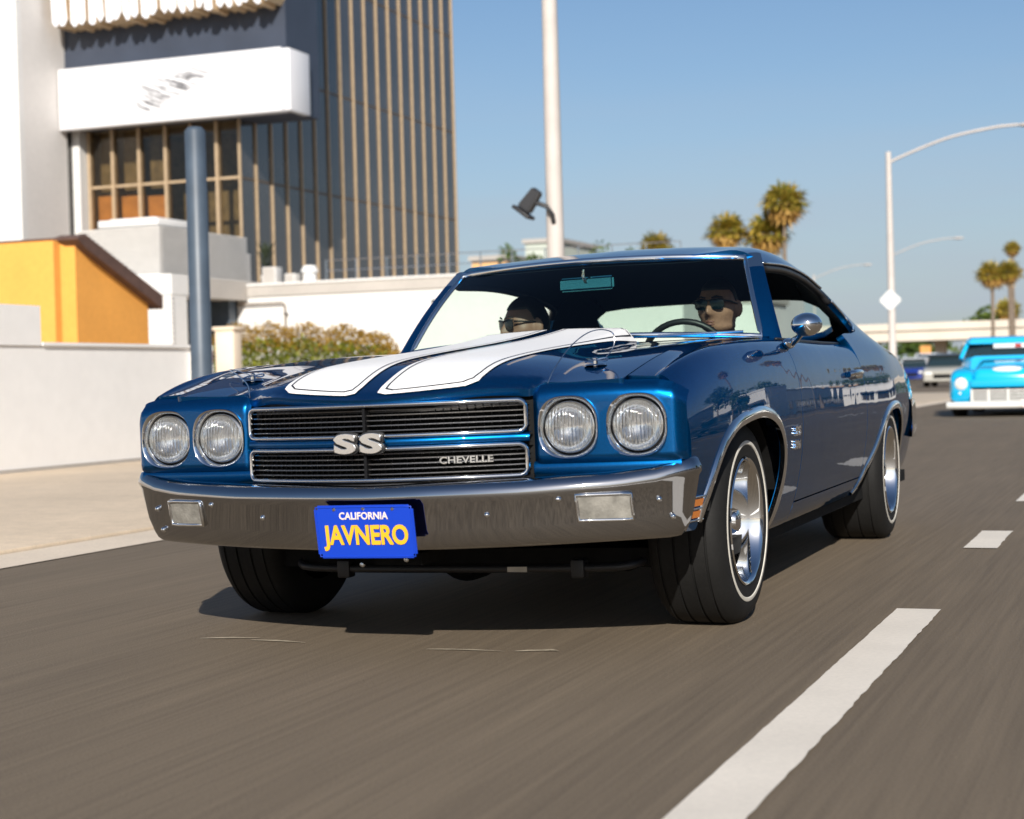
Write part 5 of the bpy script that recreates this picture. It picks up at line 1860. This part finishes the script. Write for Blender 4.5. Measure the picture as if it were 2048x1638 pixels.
# ------------------------------------------------------------------ driver and passenger
def head_mesh(bm, M4):
    nu, nv = 48, 36
    g = lambda a, b, s: math.exp(-((a-b)/s)**2)
    rows = []
    for j in range(1, nv):
        ph = math.pi*j/nv
        row = []
        for i in range(nu):
            th = 2*math.pi*i/nu
            x = math.sin(ph)*math.sin(th); y = -math.sin(ph)*math.cos(th); z = math.cos(ph)
            wx, wy, wz = .078, .098, .118
            if z < 0:
                k = (-z)**1.4
                wx *= 1-.10*k-.10*k*k; wy *= 1-.04*k
            X, Y, Z = x*wx, y*wy, z*wz
            if y > 0: Y *= 1.02
            if z < -.55:      # squarer jaw, flatter underside
                q = (-z-.55)/.45
                X *= 1+.85*q*(1-.55*q); Y *= 1+.35*q if y < 0 else 1+.5*q
                Z = -.0649-(.118-.0649-.006)*q**.8
            front = max(0, -y)**1.5
            Z0 = Z
            X += .007*g(z, -.62, .25)*g(y, -.1, .5)*(1 if x > 0 else -1)
            # brow, sockets, nose, lips, chin, cheek
            Y -= front*.010*g(Z0, .030, .014)*g(x, 0, .75)
            Y += front*.018*g(Z0, .008, .014)*(g(X, .032, .016)+g(X, -.032, .016))
            Y -= front*(.034*g(Z0, -.026, .017)+.022*g(Z0, -.002, .018))*g(X, 0, .0135)
            Y -= front*.006*g(Z0, -.030, .010)*(g(X, .012, .008)+g(X, -.012, .008))
            Y -= front*.010*g(Z0, -.058, .008)*g(X, 0, .022)
            Y -= front*.011*g(Z0, -.072, .008)*g(X, 0, .019)
            Y += front*.004*g(Z0, -.0645, .003)*g(X, 0, .022)
            Y -= front*.014*g(Z0, -.102, .016)*g(X, 0, .026)
            X += .006*g(Z0, -.02, .02)*g(y, -.55, .3)*(1 if x > 0 else -1)
            row.append(bm.verts.new(M4 @ Vector((X, Y, Z))))
        rows.append(row)
    t = bm.verts.new(M4 @ Vector((0, 0, .118))); b = bm.verts.new(M4 @ Vector((0, -.012, -.118)))
    for a, c in zip(rows[:-1], rows[1:]):
        for i in range(nu): bm.faces.new((a[i], c[i], c[(i+1) % nu], a[(i+1) % nu]))
    for i in range(nu):
        bm.faces.new((t, rows[0][i], rows[0][(i+1) % nu])); bm.faces.new((b, rows[-1][(i+1) % nu], rows[-1][i]))
    for s in (1, -1):   # ears
        bmesh.ops.create_uvsphere(bm, u_segments=14, v_segments=8, radius=1, matrix=M4 @ Matrix.Translation((s*.082, .010, -.008)) @ Matrix.Rotation(R_(-38*s), 4, 'Z') @ Matrix.Diagonal((.010, .025, .037, 1)))

def ell(bm, c, r, rot=None):
    m_ = Matrix.Translation(c)
    if rot is not None: m_ = m_ @ rot
    return bmesh.ops.create_uvsphere(bm, u_segments=24, v_segments=16, radius=1, matrix=m_ @ Matrix.Diagonal((*r, 1)))['verts']

def fused(name, bm, voxel, m_, parent, smooth_it=4):
    bmesh.ops.recalc_face_normals(bm, faces=bm.faces)
    me = bpy.data.meshes.new('tmp'); bm.to_mesh(me); bm.free()
    o = bpy.data.objects.new('tmp', me); COL.objects.link(o)
    md = o.modifiers.new('r', 'REMESH'); md.mode = 'VOXEL'; md.voxel_size = voxel
    if smooth_it:
        sm = o.modifiers.new('s', 'SMOOTH'); sm.factor = .5; sm.iterations = smooth_it
    dg = bpy.context.evaluated_depsgraph_get()
    me2 = bpy.data.meshes.new_from_object(o.evaluated_get(dg))
    bpy.data.objects.remove(o); bpy.data.meshes.remove(me)
    me2.name = name
    me2.shade_smooth()
    me2.materials.clear(); me2.materials.append(m_)
    return link(bpy.data.objects.new(name, me2), parent)

def person(label, x, y, zh, yaw, skin, hands, tilt=0.0, hair_short=True):
    """seated figure; zh = height of the head's middle (car coordinates), facing -Y, head turned by yaw"""
    root = thing('person', label, 'person')
    root.matrix_world = BODY @ Matrix.Translation((x, y, 0))
    H = Matrix.Translation((0, 0, zh)) @ Matrix.Rotation(yaw, 4, 'Z') @ Matrix.Rotation(tilt, 4, 'X')
    sh = zh-.235                       # shoulder line
    hip = Vector((0, .16, .44))
    bm = bmesh.new()
    head_mesh(bm, H)
    add_tube(bm, [(0, .035, zh-.05), (0, .055, zh-.13), (0, .075, sh+.02)], [.054, .056, .075], 20)
    # trunk
    def trunk(bm, e):
        ell(bm, (0, .085, sh-.07), (.185+e, .115+e, .13+e))
        ell(bm, (0, .12, (sh+.46)/2), (.165+e, .115+e, (sh-.40)/2+e))
        ell(bm, (hip.x, hip.y, hip.z), (.175+e, .13+e, .11+e))
        for s in (1, -1): ell(bm, (s*.185, .085, sh-.02), (.062+e, .062+e, .062+e))
    trunk(bm, 0)
    arms = []
    for s in (1, -1):
        S = Vector((s*.195, .085, sh-.02))
        W = hands[0 if s > 0 else 1]-Vector((x, y, 0))
        d = W-S
        mid = S+d*.5
        L = .56; half = d.length/2
        out = math.sqrt(max(.01, (L/2)**2-half**2)) if half < L/2 else .03
        E = mid+Vector((s*.55, .1, -.8)).normalized()*out
        add_tube(bm, [S, S.lerp(E, .5), E, E.lerp(W, .3), W], [.052, .047, .040, .041, .028], 14)
        arms.append((S, E, W, s))
        # hand: palm and five bent digits closing away from the arm
        f = (W-E).normalized()
        sd_ = f.cross(Vector((0, 0, 1))).normalized()*(-s)
        up = sd_.cross(f)*(1 if s < 0 else 1)
        if up.z < 0: up = -up
        P = W+f*.045
        ell(bm, P, (.022, .022, .022))
        add_tube(bm, [W, W+f*.03, W+f*.085], [.027, .036, .036], 12)
        for k, ln in enumerate((.066, .074, .070, .056)):
            o_ = W+f*.085+sd_*((k-1.5)*.019)
            add_tube(bm, [o_-f*.02, o_+f*ln*.4, o_+f*ln*.62-up*ln*.35, o_+f*ln*.40-up*ln*.72], [.0105, .010, .009, .0075], 8)
        o_ = W+f*.03+sd_*(-.036)
        add_tube(bm, [o_+sd_*.012, o_-sd_*.014+f*.018, o_-sd_*.020+f*.042-up*.012, o_-sd_*.014+f*.060-up*.026], [.014, .012, .011, .009], 8)
    for s in (1, -1):   # legs
        add_tube(bm, [(s*.09, .14, .43), (s*.12, -.10, .455), (s*.14, -.30, .49), (s*.14, -.48, .40), (s*.13, -.64, .32)], [.085, .08, .062, .055, .045], 14)
        add_tube(bm, [(s*.13, -.63, .325), (s*.13, -.72, .345), (s*.13, -.82, .36)], [.042, .045, .032], 10)
    fused('body', bm, .0052, skin, root, 1)
    bm = bmesh.new()
    trunk(bm, .010)
    for (S, E, W, s) in arms:
        add_tube(bm, [S, S.lerp(E, .5), E.lerp(S, .08)], [.064, .060, .054], 14)
    add_tube(bm, [(0, .075, sh+.055), (0, .075, sh+.02), (0, .08, sh-.05)], [.066, .085, .14], 18)
    for s in (1, -1):
        add_tube(bm, [(s*.09, .14, .43), (s*.12, -.10, .455), (s*.14, -.30, .49), (s*.14, -.48, .40), (s*.13, -.62, .33)], [.096, .091, .073, .066, .056], 14)
    fused('dark_clothes', bm, .011, M['shirt'], root, 3)
    # hair: close cap over the crown and back
    bm = bmesh.new()
    nu, nv = 40, 20
    rows = []
    for j in range(nv+1):
        row = []
        for i in range(nu):
            th = 2*math.pi*i/nu
            fy = -math.cos(th)           # -1 front .. 1 back
            low = .62*math.pi if fy > .25 else (.62-.31*ss((.25-fy)/.55))*math.pi
            ph = max(.02, low*j/nv)
            q = Vector((math.sin(ph)*math.sin(th)*.0825, -math.sin(ph)*math.cos(th)*.104+.002, math.cos(ph)*.1255))
            k = .97 if j == nv else 1.0
            row.append(bm.verts.new(H @ (q*k)))
        rows.append(row)
    for a, c in zip(rows[:-1], rows[1:]):
        for i in range(nu): bm.faces.new((a[i], c[i], c[(i+1) % nu], a[(i+1) % nu]))
    bm.faces.new(rows[0])
    bm_obj('hair', bm, M['hair'], root, True)
    # mouth and brows
    bm = bmesh.new()
    for (zz, rz) in ((-.0595, .0042), (-.0705, .0048)):
        for v in ell(bm, (0, 0, 0), (.021, .005, rz)):
            X, Y, Z = v.co
            v.co = H @ Vector((X, -.1085+Y+.45*abs(X)**1.25*2.2, zz+Z-.18*abs(X)**1.1))
    bm_obj('lips', bm, M['lips'], root, True)
    bm = bmesh.new()
    for s in (1, -1):
        add_tube(bm, [H @ Vector(p) for p in ((s*.014, -.108, .036), (s*.034, -.104, .042), (s*.056, -.088, .036))], [.003, .0042, .002], 8)
    bm_obj('eyebrows', bm, M['hair'], root, True)
    # sunglasses
    bm = bmesh.new()
    for s in (1, -1):
        rim = []
        for ring in (0, 1):
            P = []
            for k in range(24):
                t = 2*math.pi*k/24
                c, s_ = math.cos(t), math.sin(t)
                f = (abs(c)**3+abs(s_)**3)**(-1/3)
                u, v = .0295*f*c, .0225*f*s_*(1 if s_ > 0 else 1.05)
                X = s*.034+u
                Y = -.098-.010*(1-(X/.07)**2)+(.004 if ring else 0)
                P.append(bm.verts.new(H @ Vector((X, Y, .010+v))))
            rim.append(P)
        cen = bm.verts.new(H @ Vector((s*.034, -.1115, .010)))
        for k in range(24):
            bm.faces.new((cen, rim[0][k], rim[0][(k+1) % 24]))
            bm.faces.new((rim[0][k], rim[1][k], rim[1][(k+1) % 24], rim[0][(k+1) % 24]))
    lens = bm_obj('sunglass_lenses', bm, M['sunglass'], root, True, 40)
    bm = bmesh.new()
    for s in (1, -1):
        add_tube(bm, [H @ Vector(p) for p in ((s*.064, -.092, .022), (s*.080, -.075, .020), (s*.084, -.01, .012), (s*.084, .02, .004))], [.0045, .004, .003, .003], 6)
    add_tube(bm, [H @ Vector(p) for p in ((-.064, -.098, .028), (-.03, -.110, .031), (0, -.112, .024), (.03, -.110, .031), (.064, -.098, .028))], .0035, 6)
    bm_obj('sunglass_frame', bm, M['black'], root, True)
    return root
person('driver in dark shirt and black sunglasses at the wheel of the blue coupe', .385, 2.52, 1.098, R_(-7), M['skin'],
       (Vector((.515, 2.26, .845)), Vector((.165, 2.26, .835))))
person('passenger in dark shirt and sunglasses beside the driver of the blue coupe', -.44, 2.46, 1.065, R_(-42), M['skin2'],
       (Vector((-.30, 2.10, .60)), Vector((-.56, 2.10, .60))), R_(4))
# ------------------------------------------------------------------ other traffic
def loft(bm, secs, closed=True, caps=True):
    rs = [[bm.verts.new(p) for p in s] for s in secs]
    n = len(rs[0])
    for a, b in zip(rs[:-1], rs[1:]):
        for k in range(n if closed else n-1):
            bm.faces.new((a[k], a[(k+1) % n], b[(k+1) % n], b[k]))
    if caps:
        bm.faces.new(rs[0]); bm.faces.new(rs[-1])
    return rs
def rsec(x, y, z0, z1, r, n=4, taper=0.0):
    """rounded upright section across the car at y: half width x"""
    P = []
    for (sx, sz, t0) in ((1, 1, 0), (-1, 1, 90), (-1, -1, 180), (1, -1, 270)):
        for k in range(n+1):
            t = R_(t0+90*k/n)
            xx = (x-(taper if sz > 0 else 0)-r)*sx+r*math.cos(t)
            P.append((xx, y, ((z1-r) if sz > 0 else (z0+r))+r*math.sin(t)))
    return P
def road_wheel(parent, x, y, r, wd, name='wheel'):
    t = thing(name, None, None); t.parent = parent; t.location = (x, y, r)
    lathe('tyre', [(-wd/2, r*.6), (-wd/2, r*.92), (-wd/2+.03, r), (wd/2-.03, r), (wd/2, r*.92), (wd/2, r*.6)], M['tyre'], t, 'X', 28)
    lathe('hubcap', [(wd/2-.02, r*.6), (wd/2, r*.58), (wd/2-.01, r*.3), (wd/2+.01, .01)] if x > 0 else [(-wd/2+.02, r*.6), (-wd/2, r*.58), (-wd/2+.01, r*.3), (-wd/2-.01, .01)], M['chrome'], t, 'X', 24)
    return t
M['turq'] = mat('turquoise_paint', (0.004, 0.42, 0.72), 0.25, 0.0, coat=1.0)
M['glass_dark'] = mat('vehicle_glass', (0.02, 0.035, 0.04), 0.03, spec=1.0)
M['headlamp'] = mat('lamp_glass', (0.75, 0.74, 0.70), 0.15, coat=1)
tk = thing('pickup_truck', 'turquoise vintage pickup truck with white sun strip behind the blue coupe', 'pickup truck', (-.31, 24.05, 0))
TQ = M['turq']
# lowered body: front at y=0
bm = bmesh.new()
loft(bm, [rsec(.50, -.05, .48, .66, .07, 4, .02), rsec(.58, .02, .42, .76, .12, 5, .05), rsec(.62, .5, .40, .87, .16, 5, .07), rsec(.66, 1.25, .40, .945, .16, 5, .05)])
bm_obj('hood', bm, TQ, tk, True, 40)
for s in (1, -1):
    bm = bmesh.new()
    S = []
    for (y, xi, xo, z0, z1) in ((-.02, .54, .84, .34, .64), (.05, .50, .90, .24, .71), (.30, .50, .925, .20, .77), (.9, .52, .93, .20, .80), (1.5, .56, .93, .20, .82)):
        S.append([(s*p[0], p[1], p[2]) for p in [((xi+xo)/2+q[0], q[1], q[2]) for q in rsec((xo-xi)/2, y, z0, z1, .13, 5, .01)]])
    loft(bm, S)
    bm_obj('front_fender', bm, TQ, tk, True, 40)
    lathe('headlight', [(.09, .10), (.02, .108), (.0, .10), (-.01, .085), (-.03, .05), (-.035, .001)], M['headlamp'], tk, 'Y', 24, (s*.715, -.02, .535))
    lathe('headlight_ring', [(.05, .118), (.01, .118), (.0, .102)], M['chrome'], tk, 'Y', 24, (s*.715, -.02, .535))
    lathe('turn_signal', [(.06, .045), (.0, .045), (-.015, .02), (-.016, .001)], M['headlamp'], tk, 'Y', 16, (s*.735, -.005, .385))
    road_wheel(tk, s*.80, .62, .32, .22)
    road_wheel(tk, s*.80, 3.50, .32, .22)
bm = bmesh.new()
loft(bm, [rsec(.70, 1.24, .30, .98, .08, 4, .02), rsec(.90, 1.45, .25, .965, .10, 4, .05), rsec(.91, 2.6, .25, .965, .10, 4, .05)])
bm_obj('cab_body', bm, TQ, tk, True, 40)
bm = bmesh.new()
loft(bm, [rsec(.74, 1.42, 1.185, 1.275, .045, 4, .03), rsec(.80, 1.55, 1.19, 1.305, .06, 4, .04), rsec(.80, 2.4, 1.19, 1.30, .06, 4, .04), rsec(.76, 2.58, 1.17, 1.24, .04, 4, .04)])
bm_obj('cab_roof', bm, TQ, tk, True, 40)
for s in (1, -1):
    tube('cab_pillar', [(s*.86, 1.36, .94), (s*.80, 1.47, 1.10), (s*.745, 1.56, 1.24)], .038, TQ, tk, 8)
    tube('cab_pillar', [(s*.86, 2.5, .94), (s*.75, 2.5, 1.24)], .06, TQ, tk, 8)
bm = bmesh.new()
g = [[bm.verts.new((x*(1-.10*v), 1.33+.20*v+.10*(x/.8)**2, .93+.28*v)) for v in (0, 1)] for x in np.linspace(-.82, .82, 12)]
for a, b in zip(g[:-1], g[1:]): bm.faces.new((a[0], b[0], b[1], a[1]))
bm_obj('windshield', bm, M['glass_dark'], tk, True)
box('sun_strip', -.33, .30, 1.40, 1.412, 1.105, 1.180, M['stucco'], tk, .01)
box('strip_dot', .02, .12, 1.392, 1.399, 1.115, 1.170, M['red'], tk)
bm = bmesh.new()
bmesh.ops.create_uvsphere(bm, u_segments=20, v_segments=10, radius=1, matrix=Matrix.Translation((0, .06, .745)) @ Matrix.Diagonal((.26, .09, .06, 1)))
bm_obj('hood_emblem', bm, M['headlamp'], tk, True)
gr2 = thing('truck_grille', None, None); gr2.parent = tk
for z in (.255, .305, .355, .405):
    box('grille_bar', -.56, .56, -.055, -.02, z, z+.026, M['headlamp'], gr2, .008)
for x in (-.56, -.30, 0, .28, .54):
    box('grille_post', x, x+.03, -.062, -.056, .25, .44, M['headlamp'], gr2)
box('grille_back', -.55, .55, -.018, -.012, .22, .46, M['flat_black'], gr2)
box('hood_lip', -.56, .56, -.075, .0, .475, .60, TQ, tk, .012)
bm = bmesh.new()
sec = lambda x, y: [(x, y, .245), (x, y-.05, .235), (x, y-.07, .19), (x, y-.05, .14), (x, y, .13)]
loft(bm, [sec(x, -.10+.16*(abs(x)/.95)**2.5) for x in np.linspace(-.95, .95, 17)], False, False)
bm_obj('front_bumper', bm, M['headlamp'], tk, True, 60)
box('number_plate', .22, .52, -.185, -.178, .15, .27, M['plate_white'], tk)
box('undertray', -.70, .70, .15, 4.2, .12, .26, M['flat_black'], tk)
bm = bmesh.new()
loft(bm, [rsec(.92, 2.62, .28, .92, .06, 3, .01), rsec(.92, 4.5, .28, .92, .06, 3, .01)])
bm_obj('cargo_bed', bm, TQ, tk, True, 40)

def sedan(label, x, y, col, roofcol=None, h=1.45, wd=1.8, L=4.5, suv=False):
    t = thing('parked_car' if False else 'distant_car', label, 'car', (x, y, 0), 0, 'cars far down the road')
    c = mat('car_paint', col, .3, coat=1)
    rc = mat('car_roof_paint', roofcol, .3, coat=1) if roofcol else c
    hw = wd/2
    b = .62*h
    bm = bmesh.new()
    loft(bm, [rsec(hw*.86, 0, .30, b*.72, .10), rsec(hw*.98, .18, .22, b*.86, .12), rsec(hw, 1.0, .20, b*.98, .12), rsec(hw, L*.6, .20, b*1.02, .12), rsec(hw*.96, L-.15, .24, b*1.02, .12), rsec(hw*.88, L, .34, b*.9, .1)])
    bm_obj('body', bm, c, t, True, 40)
    y1 = 1.05; y2 = L-.35 if suv else L-1.0
    bm = bmesh.new()
    loft(bm, [rsec(hw*.88, y1, b*.9, b*1.02, .03), rsec(hw*.80, y1+.62, b*.9, h-.06, .08, 4, .04), rsec(hw*.80, y2-.35, b*.9, h-.06, .08, 4, .04), rsec(hw*.84, y2, b*.9, b*1.05, .03)])
    bm_obj('windows', bm, M['glass_dark'], t, True, 40)
    bm = bmesh.new()
    loft(bm, [rsec(hw*.74, y1+.52, h-.09, h-.03, .02), rsec(hw*.78, y1+.75, h-.09, h, .04), rsec(hw*.78, y2-.45, h-.09, h, .04), rsec(hw*.74, y2-.2, h-.10, h-.04, .02)])
    bm_obj('roof', bm, rc, t, True, 40)
    for s in (1, -1):
        box('headlight', s*hw*.68-.16, s*hw*.68+.16, -.03, .05, b*.58, b*.74, M['headlamp'], t, .02)
        for yy in (.85, L-.95): road_wheel(t, s*(hw-.12), yy, .33, .22)
        tube('window_pillar', [(s*hw*.89, y1+.02, b), (s*hw*.75, y1+.62, h-.06)], .04, rc, t, 6)
    box('grille', -hw*.42, hw*.42, -.035, .02, b*.42, b*.62, M['flat_black'], t, .02)
    box('bumper', -hw*.9, hw*.9, -.06, .10, .24, b*.40, c, t, .04)
    return t
sedan('white faced car with dark windscreen just left of the turquoise pickup', -7.1, 72, (.40, .385, .34), (.02, .02, .025), 1.45, 1.75)
sedan('small dark blue car beside the tail of the blue coupe', -12.0, 98, (.01, .03, .22), (.55, .56, .58), 1.5, 1.8)
sedan('white van-like car behind the small dark blue car', -15.2, 128, (.75, .76, .78), None, 2.0, 1.9, 4.8, True)
sedan('black car in the queue behind the white faced car', -9.5, 110, (.02, .02, .022), None, 1.7, 1.9, 4.6, True)
sedan('silver car in the queue under the overpass', -15.0, 165, (.45, .46, .47), None, 1.5, 1.8)
sedan('red car in the queue under the overpass', -12.0, 172, (.35, .03, .02), None, 1.5, 1.8)
# cars parked along the far kerb, mirrored in the coupe's flank
sedan('white car parked across the street', 12.9, 14, (.75, .75, .74), None, 1.5, 1.8)
sedan('grey car parked across the street', 12.9, 27, (.18, .19, .2), None, 1.6, 1.85, suv=True)
